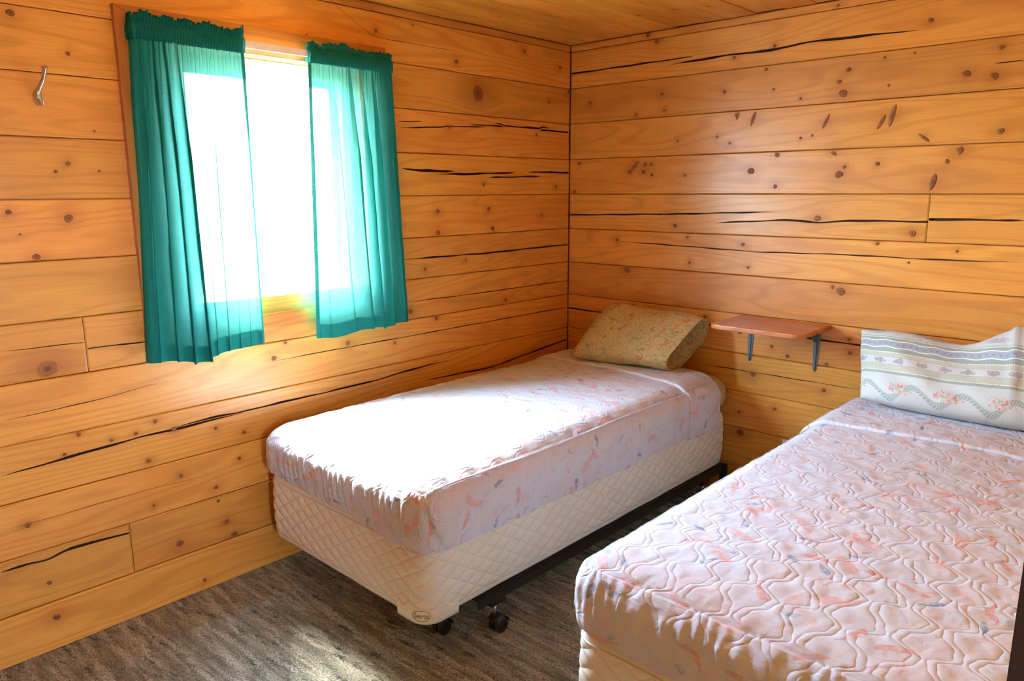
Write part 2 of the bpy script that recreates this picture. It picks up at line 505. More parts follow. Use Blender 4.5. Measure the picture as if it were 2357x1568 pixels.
def paisley_mat():
    m, t, b = new_mat('olive_paisley_cotton')
    g = N(t)
    uv = g.attr('quv')
    wn = g.add('ShaderNodeTexNoise'); g.link(uv, wn.inputs['Vector']); wn.inputs['Scale'].default_value = 9
    wv = g.add('ShaderNodeVectorMath', operation='MULTIPLY_ADD')
    g.link(wn.outputs['Color'], wv.inputs[0]); wv.inputs[1].default_value = (.05, .05, 0); g.link(uv, wv.inputs[2])
    uw = wv.outputs[0]
    cl = g.noise(uv, 8, 3, .5)
    col = g.mix(cl, (.48, .35, .14), (.60, .46, .21))
    # paisley drops: concentric outlines in each cell
    q = g.add('ShaderNodeVectorMath', operation='ADD'); g.link(uw, q.inputs[0]); q.inputs[1].default_value = (2.2, 4.1, 0)
    v = g.add('ShaderNodeTexVoronoi', feature='F1', voronoi_dimensions='2D'); g.link(q.outputs[0], v.inputs['Vector']); v.inputs['Scale'].default_value = 10.5
    d = g.add('ShaderNodeVectorMath', operation='SUBTRACT'); g.link(q.outputs[0], d.inputs[0]); g.link(v.outputs['Position'], d.inputs[1])
    cs = g.add('ShaderNodeSeparateColor'); g.link(v.outputs['Color'], cs.inputs[0])
    rot = g.add('ShaderNodeVectorRotate', rotation_type='Z_AXIS'); g.link(d.outputs[0], rot.inputs['Vector'])
    g.link(g.math('MULTIPLY_ADD', cs.outputs[0], 1.6, -.3), rot.inputs['Angle'])
    p = g.sep(rot.outputs[0])
    xx = g.math('DIVIDE', p[0], .045)
    yb = g.math('MULTIPLY_ADD', g.math('MULTIPLY', xx, xx), .010, p[1])
    yy = g.math('DIVIDE', yb, g.math('MAXIMUM', g.math('MULTIPLY_ADD', xx, .010, .018), .004))
    dd = g.math('SQRT', g.math('ADD', g.math('MULTIPLY', xx, xx), g.math('MULTIPLY', yy, yy)))
    ln = g.smooth(g.math('ABSOLUTE', g.math('SUBTRACT', g.math('FRACT', g.math('MULTIPLY', dd, 2.6)), .5)), .20, .06)
    inside = g.math('LESS_THAN', dd, 1.15)
    col = g.mix(g.math('MULTIPLY', g.smooth(dd, 1.1, .9, 0, .4), 1.0), col, (.58, .47, .24))
    col = g.mix(g.math('MULTIPLY', g.math('MULTIPLY', ln, inside), .62), col, (.17, .13, .045))
    # scroll lines between
    sc = g.noise(uw, 11, 1, .4)
    sl = g.smooth(g.math('ABSOLUTE', g.math('SUBTRACT', g.math('FRACT', g.math('MULTIPLY', sc, 7.)), .5)), .10, .03)
    col = g.mix(g.math('MULTIPLY', g.math('MULTIPLY', sl, g.math('SUBTRACT', 1.0, inside)), .38), col, (.20, .155, .06))
    # little dots and leaves
    dots, _ = petals(g, uw, 34, .011, .0035, .5, 31.0)
    col = g.mix(g.math('MULTIPLY', dots, .4), col, (.17, .17, .07))
    for of, c, th, sc_, s1, s2 in ((41., (.55, .13, .05), .24, 12., .020, .013), (47., (.60, .28, .13), .34, 13., .022, .011), (53., (.20, .23, .10), .35, 16., .022, .007)):
        mk, rnd = petals(g, uw, sc_, s1, s2, th, of, .008)
        br = g.noise(uv, 110, 2, .5)
        col = g.mix(g.math('MULTIPLY', mk, g.smooth(br, .35, .6, .25, .85)), col, c)
    g.link(col, b.inputs['Base Color'])
    b.inputs['Roughness'].default_value = .85
    b.inputs['Specular IOR Level'].default_value = .2
    g.link(g.bump(g.noise(uv, 13, 5, .62, dist=.8), .014, .7), b.inputs['Normal'])
    return m
PAISLEY = paisley_mat()

def banded_mat():
    """white pillowcase printed with sage and grey-blue bands, posies and leaf garlands; quv.y runs up the pillow 0..1"""
    m, t, b = new_mat('sage_banded_floral_cotton')
    g = N(t)
    uv = g.attr('quv')
    p = g.sep(uv)
    u, v = p[0], g.math('MULTIPLY_ADD', p[1], 1.196, -.009)   # u in metres, v in metres from the bottom
    white = (.55, .58, .555)
    sage = (.31, .365, .31)
    blue = (.30, .345, .385)
    cream = (.49, .49, .39)
    line = (.36, .40, .33)
    def band(a, c): return g.math('MULTIPLY', g.math('GREATER_THAN', v, a), g.math('LESS_THAN', v, c))
    col = g.mix(g.noise(uv, 12, 2), (.52, .55, .53), white)
    s = 1.0
    col = g.mix(band(.125, .142), col, sage)
    col = g.mix(band(.142, .172), col, cream)
    col = g.mix(band(.212, .238), col, cream)
    col = g.mix(band(.238, .262), col, sage)
    col = g.mix(band(.262, .300), col, blue)
    col = g.mix(band(.300, .326), col, sage)
    # diamond lattice on the sage bands
    lat = g.math('MINIMUM', g.math('PINGPONG', g.math('ADD', g.math('MULTIPLY', u, 1.0), g.math('MULTIPLY', v, 1.6)), .012),
                 g.math('PINGPONG', g.math('SUBTRACT', u, g.math('MULTIPLY', v, 1.6)), .012))
    sg = g.math('ADD', g.math('ADD', band(.125, .142), band(.238, .262)), band(.300, .326))
    col = g.mix(g.math('MULTIPLY', g.math('MULTIPLY', g.smooth(lat, .0016, .0006), sg), .5), col, line)
    # mottled little flowers on the cream bands
    mot = g.noise(uv, 120, 2, .6)
    cr_ = g.math('ADD', band(.142, .172), band(.212, .238))
    col = g.mix(g.math('MULTIPLY', g.smooth(mot, .50, .56, 0, .75), cr_), col, (.44, .48, .38))
    # blue band: wavy pale borders and dots
    wv = g.math('MULTIPLY', g.math('SINE', g.math('MULTIPLY', u, 70.)), .0035)
    for c0 in (.262, .300):
        dl = g.math('ABSOLUTE', g.math('SUBTRACT', v, g.math('ADD', wv, c0)))
        col = g.mix(g.smooth(dl, .0032, .0018), col, (.78, .79, .80))
    du = g.math('SUBTRACT', g.math('PINGPONG', u, .0115), .0)
    dv = g.math('SUBTRACT', v, g.math('ADD', wv, .281))
    dr = g.math('SQRT', g.math('ADD', g.math('MULTIPLY', du, du), g.math('MULTIPLY', dv, dv)))
    col = g.mix(g.smooth(dr, .0065, .003, 0, .7), col, (.15, .19, .25))
    spk = g.noise(uv, 420, 1, .5)
    col = g.mix(g.math('MULTIPLY', g.smooth(spk, .5, .6, 0, .35), band(.262, .300)), col, (.72, .74, .76))
    # dotted ladders at band edges
    lad = g.math('GREATER_THAN', g.math('FRACT', g.math('MULTIPLY', u, 130.)), .35)
    for a in (.142, .236, .322):
        col = g.mix(band(a-.0055, a+.0015), col, line)
        col = g.mix(g.math('MULTIPLY', band(a-.0045, a+.0005), lad), col, (.80, .79, .68))
    for a in (.125, .172, .212, .326):
        col = g.mix(band(a-.0012, a+.0012), col, line)
    # posies on the white band between the cream ones
    def posies(col, period, vc, ru, rv, shift, dens=1.0):
        uu = g.math('SUBTRACT', g.math('FRACT', g.math('MULTIPLY_ADD', u, 1/period, shift)), .5)
        uu = g.math('MULTIPLY', uu, period)
        vv = g.math('SUBTRACT', v, vc)
        e = g.math('SQRT', g.math('ADD', g.math('POWER', g.math('DIVIDE', uu, ru), 2.0), g.math('POWER', g.math('DIVIDE', vv, rv), 2.0)))
        ns = g.noise(uv, 75, 3, .6)
        e = g.math('ADD', e, g.math('MULTIPLY', g.math('SUBTRACT', ns, .5), 2.2))
        mk = g.smooth(e, .85, .7)
        hue = g.noise(uv, 90, 1, .5)
        c = g.mix(g.smooth(hue, .44, .54), (.26, .31, .27), (.44, .31, .36))
        return g.mix(g.math('MULTIPLY', mk, dens), col, c)
    col = posies(col, .078, .192, .027, .0165, .3, .85)
    col = posies(col, .21, .356, .05, .018, .15, .6)
    # garland of leaves and roses along the bottom
    gu = g.math('MULTIPLY', g.math('SINE', g.math('MULTIPLY', u, 36.)), .030)
    gv = g.math('SUBTRACT', v, g.math('ADD', gu, .044))
    leafw = g.math('ABSOLUTE', g.math('SINE', g.math('ADD', g.math('MULTIPLY', u, 300.), g.math('MULTIPLY', g.math('ABSOLUTE', gv), 260.))))
    lm = g.math('MULTIPLY', g.smooth(g.math('ABSOLUTE', gv), .016, .011), g.smooth(leafw, .35, .6))
    col = g.mix(g.math('MULTIPLY', lm, .85), col, (.27, .32, .26))
    rose = g.math('SUBTRACT', g.math('FRACT', g.math('MULTIPLY_ADD', u, 1/.175, .55)), .5)
    ru_ = g.math('MULTIPLY', rose, .175)
    rv_ = g.math('SUBTRACT', v, .058)
    er = g.math('SQRT', g.math('ADD', g.math('POWER', g.math('DIVIDE', ru_, .052), 2.0), g.math('POWER', g.math('DIVIDE', rv_, .030), 2.0)))
    nr = g.noise(uv, 55, 3, .6)
    er = g.math('ADD', er, g.math('MULTIPLY', g.math('SUBTRACT', nr, .5), 2.4))
    hr = g.noise(uv, 48, 2, .6)
    rc = g.mix(g.smooth(hr, .40, .50), (.37, .42, .34), (.66, .55, .48))
    rc = g.mix(g.smooth(hr, .52, .60), rc, (.52, .20, .20))
    col = g.mix(g.smooth(er, .9, .75, 0, .85), col, rc)
    g.link(col, b.inputs['Base Color'])
    b.inputs['Roughness'].default_value = .85
    b.inputs['Specular IOR Level'].default_value = .2
    g.link(g.bump(g.noise(uv, 10, 5, .6, dist=.8), .012, .6), b.inputs['Normal'])
    return m
BANDED = banded_mat()

WHITE_VINYL = plain('white_vinyl', (.80, .80, .78), .35)
WHITE_PLASTIC = plain('cream_plastic', (.78, .74, .62), .3)
BLACK_STEEL = plain('black_painted_steel', (.022, .018, .017), .35, .2)
BLACK_PLASTIC = plain('black_plastic', (.014, .015, .016), .38)
CHROME = plain('chrome_steel', (.55, .55, .56), .18, 1.0)
NICKEL = plain('brushed_nickel', (.62, .57, .50), .30, 1.0)
BLUE_STEEL = plain('blue_grey_enamelled_steel', (.12, .19, .23), .32, .35)
GOLD_INK = plain('olive_gold_print', (.34, .27, .06), .5)
KNOTS_LEFT = [(-2.615, 2.021, 0.0114), (-2.474, 1.925, 0.0067), (-2.526, 1.424, 0.0138), (-2.687, 1.447, 0.0079), (-2.51, 1.593, 0.0068), (-2.547, 1.569, 0.0054), (-2.423, 1.697, 0.0042), (-2.421, 1.573, 0.0042), (-1.295, 2.16, 0.0081), (-0.843, 2.089, 0.01), (-0.373, 2.193, 0.0077), (-1.096, 2.212, 0.0047), (-0.091, 2.147, 0.0093), (-0.708, 1.96, 0.0416), (-0.178, 1.962, 0.0069), (-0.894, 1.795, 0.0081), (-0.279, 1.791, 0.0091), (-0.674, 1.535, 0.0086), (-0.119, 1.525, 0.0083), (-0.976, 1.411, 0.0122), (-0.639, 1.416, 0.0109), (-0.235, 1.376, 0.0106), (-1.626, 2.097, 0.005), (-1.374, 2.077, 0.0071), (-0.979, 1.313, 0.0122), (-0.613, 1.316, 0.0132), (-1.067, 1.148, 0.0081), (-0.803, 1.174, 0.0064), (-0.524, 0.943, 0.0114), (-1.16, 0.959, 0.014), (-1.003, 0.914, 0.0104), (-1.507, 0.864, 0.0112), (-1.856, 0.856, 0.0104), (-1.802, 0.911, 0.007), (-1.257, 0.826, 0.0079), (-0.774, 0.729, 0.0066), (-2.639, 0.954, 0.0305), (-2.575, 0.727, 0.0072), (-2.329, 0.706, 0.0077), (-2.398, 0.677, 0.0061), (-2.478, 0.673, 0.0059), (-2.267, 0.662, 0.0095), (-2.114, 0.628, 0.0066), (-2.623, 0.661, 0.0057), (-2.366, 0.568, 0.0085), (-2.004, 0.585, 0.0085), (-2.033, 0.486, 0.0068), (-2.26, 0.48, 0.008), (-2.752, 0.458, 0.0098), (-2.365, 0.398, 0.0047), (-2.134, 0.397, 0.0091), (-2.13, 0.34, 0.0067), (-2.106, 0.248, 0.0118), (-2.287, 0.222, 0.013), (-2.08, 0.176, 0.0137), (-2.716, 0.24, 0.0072), (-2.71, 0.115, 0.0116), (-2.211, 0.043, 0.0067), (-2.269, -0.001, 0.0083), (-2.629, 1.304, 0.0108), (-2.665, 1.38, 0.004), (-0.011, 2.032, 0.0118)]
KNOTS_BACK = [(0.54, 2.22, 0.0128), (0.488, 2.257, 0.0107), (1.76, 2.138, 0.01), (1.406, 2.24, 0.0072), (1.144, 2.123, 0.0076), (0.955, 2.096, 0.0079), (1.112, 2.029, 0.0077), (0.58, 1.969, 0.0097), (0.138, 1.963, 0.0093), (0.916, 1.95, 0.0081), (1.152, 1.94, 0.0058), (1.47, 1.989, 0.0099), (1.435, 1.944, 0.01), (1.455, 1.897, 0.0163), (1.607, 2.02, 0.0052), (1.716, 2.025, 0.0051), (2.006, 2.008, 0.0095), (1.902, 1.927, 0.0147), (1.994, 1.91, 0.0144), (1.276, 1.891, 0.0056), (1.631, 1.912, 0.0052), (0.985, 1.842, 0.012), (0.89, 1.749, 0.0062), (2.035, 1.713, 0.0112), (0.067, 1.649, 0.0095), (0.402, 1.596, 0.0102), (0.494, 1.633, 0.0111), (0.53, 1.632, 0.0088), (0.485, 1.596, 0.0111), (0.535, 1.58, 0.0088), (1.067, 1.589, 0.016), (1.186, 1.659, 0.0117), (1.187, 1.518, 0.0098), (1.483, 1.597, 0.0073), (1.464, 1.567, 0.0166), (1.615, 1.607, 0.0089), (1.909, 1.65, 0.0133), (1.869, 1.609, 0.0084), (0.036, 1.494, 0.0097), (1.387, 1.381, 0.0133), (0.68, 1.329, 0.0098), (1.772, 1.329, 0.014), (0.756, 1.275, 0.0065), (1.049, 1.252, 0.0092), (1.643, 1.294, 0.0081), (1.938, 1.266, 0.0051), (1.77, 1.211, 0.0053), (0.33, 1.245, 0.007), (0.402, 1.094, 0.0186), (0.772, 1.149, 0.0065), (1.082, 1.146, 0.0072), (1.512, 1.071, 0.0188), (1.476, 1.087, 0.0085), (0.448, 0.899, 0.0093), (0.872, 0.886, 0.0086), (1.06, 0.831, 0.0084), (1.221, 0.785, 0.0081), (1.298, 0.751, 0.009), (1.568, 0.865, 0.0075), (1.574, 0.806, 0.0095), (1.138, 0.639, 0.0146), (1.475, 0.621, 0.0088), (1.256, 0.488, 0.0092), (1.079, 0.439, 0.0064), (1.094, 0.337, 0.0192), (1.478, 0.732, 0.0078), (0.433, 1.88, 0.0089), (0.598, 1.89, 0.0075), (0.678, 1.74, 0.0064), (0.956, 1.718, 0.0061), (1.289, 1.725, 0.0057), (1.339, 1.733, 0.0056), (0.725, 1.575, 0.0075)]
SPIKES_BACK = [(1.835, 1.567, 1.819, 1.497, 0.011), (1.406, 1.819, 1.38, 1.756, 0.0064), (1.663, 1.841, 1.646, 1.747, 0.0087), (1.631, 1.803, 1.6, 1.741, 0.007), (0.995, 1.859, 0.982, 1.822, 0.006), (1.075, 1.85, 1.054, 1.79, 0.0079), (1.756, 1.715, 1.801, 1.684, 0.006), (1.446, 1.66, 1.426, 1.679, 0.0074), (0.454, 1.649, 0.408, 1.6, 0.0112), (1.911, 1.663, 1.908, 1.63, 0.0066)]
CRACKS_LEFT = [([(-1.197, 1.8022), (-1.056, 1.8127)], 0.0029), ([(-1.181, 1.7775), (-0.937, 1.7931), (-0.891, 1.8054), (-0.864, 1.7992), (-0.646, 1.8116)], 0.003), ([(-0.763, 1.7889), (-0.523, 1.808)], 0.0038), ([(-0.595, 1.7813), (-0.317, 1.8084), (-0.282, 1.819), (-0.166, 1.8298)], 0.0051), ([(-0.261, 1.7849), (-0.015, 1.8105)], 0.0054), ([(-1.184, 1.6032), (-1.013, 1.5927), (-0.87, 1.5969)], 0.0065), ([(-0.971, 1.5816), (-0.805, 1.5837), (-0.45, 1.5948)], 0.0057), ([(-0.64, 1.569), (-0.246, 1.5795)], 0.0041), ([(-0.34, 1.5874), (-0.011, 1.5939)], 0.006), ([(-1.198, 1.2015), (-0.658, 1.1967), (-0.016, 1.2052)], 0.0044), ([(-1.194, 1.0048), (-1.011, 1.003), (-0.012, 0.99)], 0.0021), ([(-2.759, 1.0292), (-2.527, 1.0221)], 0.0014), ([(-2.515, 0.9998), (-2.327, 0.9961)], 0.0026), ([(-1.879, 0.8246), (-1.705, 0.8249), (-1.431, 0.837), (-1.251, 0.8411), (-1.016, 0.8357), (-0.029, 0.8362)], 0.0022), ([(-2.785, 0.8124), (-2.541, 0.8209), (-2.305, 0.842)], 0.0014), ([(-2.806, 0.6367), (-2.637, 0.6469), (-2.392, 0.6608), (-2.272, 0.66), (-2.001, 0.6642)], 0.0046), ([(-2.287, 0.6143), (-2.115, 0.613), (-1.949, 0.6381), (-1.775, 0.6466), (-1.666, 0.6589), (-1.522, 0.6679), (-1.369, 0.6716), (-1.161, 0.6842), (-0.908, 0.6891)], 0.0041), ([(-1.076, 0.6152), (-0.635, 0.6007), (-0.026, 0.655)], 0.0045), ([(-2.844, 0.3275), (-2.744, 0.3257), (-2.716, 0.3163), (-2.659, 0.3364), (-2.457, 0.3245)], 0.005), ([(-2.828, 0.4607), (-2.443, 0.464), (-2.191, 0.4558)], 0.0009), ([(-1.511, 2.2403), (-1.307, 2.1346), (-0.814, 2.1359)], 0.0009)]
CRACKS_BACK = [([(0.008, 2.1246), (0.395, 2.1263), (0.743, 2.127)], 0.0044), ([(0.604, 2.1033), (0.937, 2.1116), (1.135, 2.1061), (1.274, 2.1205), (1.585, 2.113), (1.723, 2.1084)], 0.0056), ([(0.001, 1.3697), (0.68, 1.3867), (0.999, 1.3986), (1.211, 1.406)], 0.0041), ([(0.901, 1.3494), (1.242, 1.3699), (1.331, 1.3682), (1.402, 1.3605), (1.518, 1.3745), (1.823, 1.3767)], 0.0047), ([(1.828, 1.3871), (2.143, 1.3895)], 0.0052), ([(0.322, 1.2376), (0.799, 1.228), (1.11, 1.2207), (1.537, 1.2301), (1.858, 1.2288), (2.16, 1.2355)], 0.003), ([(0.005, 0.8409), (0.258, 0.8405), (0.907, 0.8504), (1.378, 0.8473), (1.621, 0.8455), (1.976, 0.8442)], 0.0044), ([(0.87, 0.646), (1.124, 0.6476), (1.635, 0.6508)], 0.0021), ([(1.99, 1.9557), (2.079, 1.956)], 0.0023)]

# ------------------------------------------------------------------ planks
JZ = [2.27, 2.235, 2.046, 1.861, 1.672, 1.485, 1.295, 1.107, 0.921, 0.729, 0.541, 0.358, 0.169, 0.0]

def plank_mesh(u0, u1, v0, v1, cracks=(), knots=(), proud=0.0, du=.02, gap=.0012, cham=.0032, back=.03):
    """local coords (along, out of wall, up); returns verts, faces, grain attr, face material index"""
    a0, a1, b0, b1 = u0+gap, u1-gap, v0+gap, v1-gap
    U = list(np.arange(a0+.006, a1-.006, du))+[a1-.006]
    for pts, wd in cracks:
        c0, c1 = pts[0][0], pts[-1][0]
        U += list(np.arange(max(c0, a0+.008), min(c1, a1-.008), .008))+[min(max(c0, a0+.007), a1-.007), min(max(c1, a0+.007), a1-.007)]
    U = np.unique(np.round([a0, a0+.004]+U+[a1], 4))
    n = len(U)
    rs = np.random.RandomState(int(abs(u0*977+v0*3011)) % 9999)
    cs = []
    for pts, wd in sorted(cracks, key=lambda c: np.mean([p[1] for p in c[0]])):
        px_, pv = [p[0] for p in pts], [p[1] for p in pts]
        c0, c1 = px_[0], px_[-1]
        cen = np.mean([np.interp(U+dd, px_, pv) for dd in (-.024, -.012, 0, .012, .024)], 0)
        t = np.clip((U-c0)/(c1-c0), 0, 1)
        hw = wd*np.clip(np.minimum(t, 1-t)*7, 0, 1)**.7*(.82+.22*np.sin(U*19+c0*9)+.10*np.sin(U*47+c1*7))
        touch0, touch1 = c0 < u0+.03, c1 > u1-.03
        if touch0: hw = np.where(t < .5, wd*(.85+.2*np.sin(U*21)), hw)
        if touch1: hw = np.where(t > .5, wd*(.85+.2*np.sin(U*21)), hw)
        hw = np.where((U < c0-1e-6) | (U > c1+1e-6), 0, np.maximum(hw, 0))
        cen = cen+.0008*np.sin(U*29+c0*11)*(hw > 0)
        cs.append((cen, hw))
    rows, dep, mid = [], [], []          # v per column, depth, material of the strip above the row
    one = np.ones(n)
    rows += [b0*one, b0*one, (b0+cham)*one]; dep += [-back*one, -cham*one, 0*one]; mid += [0, 0, 0]
    lo = (b0+cham)*one
    top = (b1-cham)
    lim = []
    for cen, hw in cs:
        cen = np.clip(cen, lo+hw+.002, top-hw-.002*len(cs))
        lim.append((cen, hw)); lo = cen+hw
    lo = (b0+cham)*one
    for cen, hw in lim+[(None, None)]:
        hi = cen-hw if cen is not None else top*one
        k = 5 if not cs else 3
        for q in range(1, k):
            rows.append(lo+(hi-lo)*q/k); dep.append(0*one); mid.append(0)
        rows.append(hi); dep.append(0*one); mid.append(0)
        if cen is not None:
            d = -np.minimum(.016, hw*5)
            mid[-1] = 1
            rows.append(cen-hw*.55); dep.append(d); mid.append(1)
            rows.append(cen+hw*.55); dep.append(d); mid.append(1)
            rows.append(cen+hw); dep.append(0*one); mid.append(0)
            lo = cen+hw
    rows += [b1*one, b1*one]; dep += [-cham*one, -back*one]; mid += [0, 0]
    R, D = np.stack(rows, 1), np.stack(dep, 1)
    # chamfer the butt ends as well
    endd = np.zeros(n); endd[0] = endd[-1] = -cham*.8
    D = np.where(D > -cham*.9, D+endd[:, None]*(D > -.0005), D)
    # gentle hand-dressed waviness of the face
    wavy = .0011*np.sin(U*4.1+v0*17)+.0007*np.sin(U*11+v0*29)
    D = np.where(D > -back*.9, D+proud+wavy[:, None], D)
    m = R.shape[1]
    UU = np.repeat(U[:, None], m, 1)
    verts = np.stack([UU, D, R], -1).reshape(-1, 3)
    F = grid_faces(n, m)
    fm = np.tile(np.array(mid[:-1]), n-1)
    halo, warp = np.zeros_like(UU), np.zeros_like(UU)
    for ku, kv, kr in knots:
        dx, dz = (UU-ku), (R-kv)
        g = np.exp(-((dx/(kr*3.2))**2+(dz/(kr*2.0))**2))
        halo = np.maximum(halo, g*.8)
        warp += -np.sign(dz+1e-9)*np.minimum(np.abs(dz), kr*1.1)*.8*np.exp(-(dx/(kr*3.5))**2-(dz/(kr*3))**2)
    grain = np.stack([UU, R+warp-(v0+v1)/2, halo], -1).reshape(-1, 3)
    return verts, F, grain, fm

def knot_mesh(seed):
    rs = np.random.RandomState(seed)
    n = 20
    V, K = [(0, .0005, 0)], [(0, 0, 0)]
    for ri, (r, d) in enumerate(((.55, .0006), (1.0, .0003), (1.06, -.002))):
        for k in range(n):
            a = 2*math.pi*k/n
            q = r*(1+.07*math.sin(2*a+seed)+.05*math.sin(3*a+seed*2))
            V.append((q*math.cos(a), d, q*math.sin(a))); K.append((min(r, 1.0), math.cos(a)*r, math.sin(a)*r))
    F = [(0, 1+k, 1+(k+1) % n) for k in range(n)]
    for ri in range(2):
        o0, o1 = 1+ri*n, 1+(ri+1)*n
        F += [(o0+k, o1+k, o1+(k+1) % n, o0+(k+1) % n) for k in range(n)]
    me = bpy.data.meshes.new('knot')
    me.from_pydata(V, [], F)
    at = me.attributes.new('kr', 'FLOAT_VECTOR', 'POINT')
    at.data.foreach_set('vector', np.asarray(K, np.float32).ravel())
    me.materials.append(KNOT)
    me.polygons.foreach_set('use_smooth', np.ones(len(me.polygons), bool))
    return me
KNOT_ME = [knot_mesh(s) for s in range(5)]
knot_i = 0

def plank(name, wall, frame, mat, u0, u1, v0, v1, cracks=(), knots=(), spikes=(), proud=0.0, **kw):
    """frame = 4x4 matrix taking (along, out, up) to the room"""
    global knot_i
    cr_ = [([(min(max(p[0], u0), u1), p[1]) for p in pts], wd) for pts, wd in cracks
           if v0 < np.mean([p[1] for p in pts]) < v1 and pts[-1][0] > u0+.01 and pts[0][0] < u1-.01]
    cr_ = [c for c in cr_ if c[0][-1][0]-c[0][0][0] > .02]
    kn = [k for k in knots if u0 < k[0] < u1 and v0 < k[1] < v1]
    hal = kn+[((a+c)/2, (b_+d)/2, 1.5*wd) for a, b_, c, d, wd in spikes if v0 < (b_+d)/2 < v1]
    V, F, G, fm = plank_mesh(u0, u1, v0, v1, cr_, hal, proud, **kw)
    Mx = np.array(frame)
    V = V@Mx[:3, :3].T+Mx[:3, 3]
    o = obj(name, V, F, None, wall, False, {'grain': G}, [mat, CRACK], fm)
    if np.linalg.det(Mx[:3, :3]) < 0:
        o.data.flip_normals()
    kl = [(k[0], k[1], k[2], k[2]*(1.0 if k[2] < .009 else .92), 0.0) for k in kn]
    for x0, z0, x1, z1, wd in spikes:
        if v0 < (z0+z1)/2 < v1 and u0 < (x0+x1)/2 < u1:
            kl.append(((x0+x1)/2, (z0+z1)/2, wd, math.hypot(x1-x0, z1-z0)/2, math.atan2(-(x1-x0), z1-z0)))
    for ku, kv, rx, rz, an in kl:
        e2 = 1.12*max(rx, rz*abs(math.cos(an)))
        kz = min(max(kv, v0+.005+.9*rz), v1-.005-.9*rz)
        s = bpy.data.objects.new('knot', KNOT_ME[knot_i % 5])
        rot = Matrix.Rotation(-an, 4, 'Y')
        s.matrix_world = Matrix(frame) @ Matrix.Translation((ku, proud+.0003+.0011*math.sin(ku*4.1+v0*17)+.0007*math.sin(ku*11+v0*29), kz)) @ rot @ Matrix.Diagonal((rx, 1, rz, 1))
        C.objects.link(s)
        mw = s.matrix_world.copy()
        s.parent = o
        s.matrix_parent_inverse = Matrix.Identity(4)
        s.matrix_local = mw
        knot_i += 1
    return o

LEFT = ((0, 1, 0, 0), (1, 0, 0, 0), (0, 0, 1, 0), (0, 0, 0, 1))          # along y, out +x
BACK = ((1, 0, 0, 0), (0, -1, 0, 0), (0, 0, 1, 0), (0, 0, 0, 1))         # along x, out -y
RIGHT = ((0, -1, 0, 2.60), (1, 0, 0, 0), (0, 0, 1, 0), (0, 0, 0, 1))     # along y, out -x
FRONT = ((1, 0, 0, 0), (0, 1, 0, -3.6), (0, 0, 1, 0), (0, 0, 0, 1))      # along x, out +y
CEIL = ((0, 0, 1, 0), (1, 0, 0, 0), (0, -1, 0, 2.27), (0, 0, 0, 1))      # along y, out -z, across x

prng = random.Random(3)
def course_wall(wall, frame, u0, u1, cracks, knots, spikes, cuts):
    """cuts[i] = list of (ua, ub) pieces for course i"""
    for i in range(len(JZ)-1):
        top, bot = JZ[i], JZ[i+1]
        for ua, ub in cuts.get(i, [(u0, u1)]):
            plank('log_plank', wall, frame, PINE, ua, ub, bot, top, cracks, knots, spikes, prng.uniform(-.0018, .0018) + (.004 if i == 12 and frame is LEFT else 0))

# window wall: opening y -2.285..-1.315, z 1.107..2.046 (behind the casing)
v, f = boxes([((-.15, -.03), (-3.75, -2.285), (0, 2.40)), ((-.15, -.03), (-1.315, .15), (0, 2.40)),
              ((-.15, -.03), (-2.285, -1.315), (0, 1.01)), ((-.15, -.03), (-2.285, -1.315), (2.046, 2.40))])
wall_left = structure(obj('wall_left', v, f, WALL_BACKING))
cuts = {i: [(-3.6, -2.285), (-1.315, 0)] for i in range(2, 7)}
cuts[7] = [(-3.6, -2.522), (-2.522, 0)]
cuts[11] = [(-3.6, -2.452), (-2.452, 0)]
course_wall(wall_left, LEFT, -3.6, 0, CRACKS_LEFT, KNOTS_LEFT, (), cuts)

v, f = boxes([((-.03, 2.73), (.03, .15), (0, 2.40))])
wall_back = structure(obj('wall_back', v, f, WALL_BACKING))
course_wall(wall_back, BACK, 0, 2.60, CRACKS_BACK, KNOTS_BACK, SPIKES_BACK, {5: [(0, 1.824), (1.824, 2.60)]})

# right wall with the doorway the photographer stands in (y -3.55..-2.789)
v, f = boxes([((2.63, 2.75), (-2.789, .03), (0, 2.40)), ((2.63, 2.75), (-3.75, -3.55), (0, 2.40)), ((2.63, 2.75), (-3.55, -2.789), (2.046, 2.40))])
wall_right = structure(obj('wall_right', v, f, WALL_BACKING))
course_wall(wall_right, RIGHT, -3.6, 0, (), (), (), {i: [(-2.789, 0)] for i in range(2, 13)})
v, f = boxes([((-.03, 2.61), (-3.75, -3.63), (0, 2.40))])
wall_front = structure(obj('wall_front', v, f, WALL_BACKING))
course_wall(wall_front, FRONT, 0, 2.60, (), (), (), {})

# ceiling boards run along the window wall
v, f = boxes([((-.15, 4.6), (-5.0, .15), (2.40, 2.46)), ((-.03, 2.61), (-3.63, .03), (2.302, 2.40))])
ceiling = structure(obj('ceiling', v, f, WALL_BACKING))
CK = [(.83, -.322, .0169), (.654, -.335, .0175), (.965, -.277, .0111), (.503, -.21, .0082), (.56, -.541, .0076), (.255, -.87, .0094), (.191, -.75, .0098), (.208, -.308, .0085), (.815, -.179, .0058)]
xs = [0, .105]
while xs[-1] < 2.60: xs.append(min(xs[-1]+.135, 2.60))
for a, b in zip(xs[:-1], xs[1:]):
    plank('ceiling_board', ceiling, CEIL, PINE_CEIL, -3.6, 0, a, b, (), [(k[1], k[0], k[2]*.55) for k in CK], (), prng.uniform(-.001, .001), gap=.0003, cham=.0016)

v, f = boxes([((-.15, 4.6), (-5.0, .15), (-.12, 0))])
floor = structure(obj('floor', v, f, CARPET))

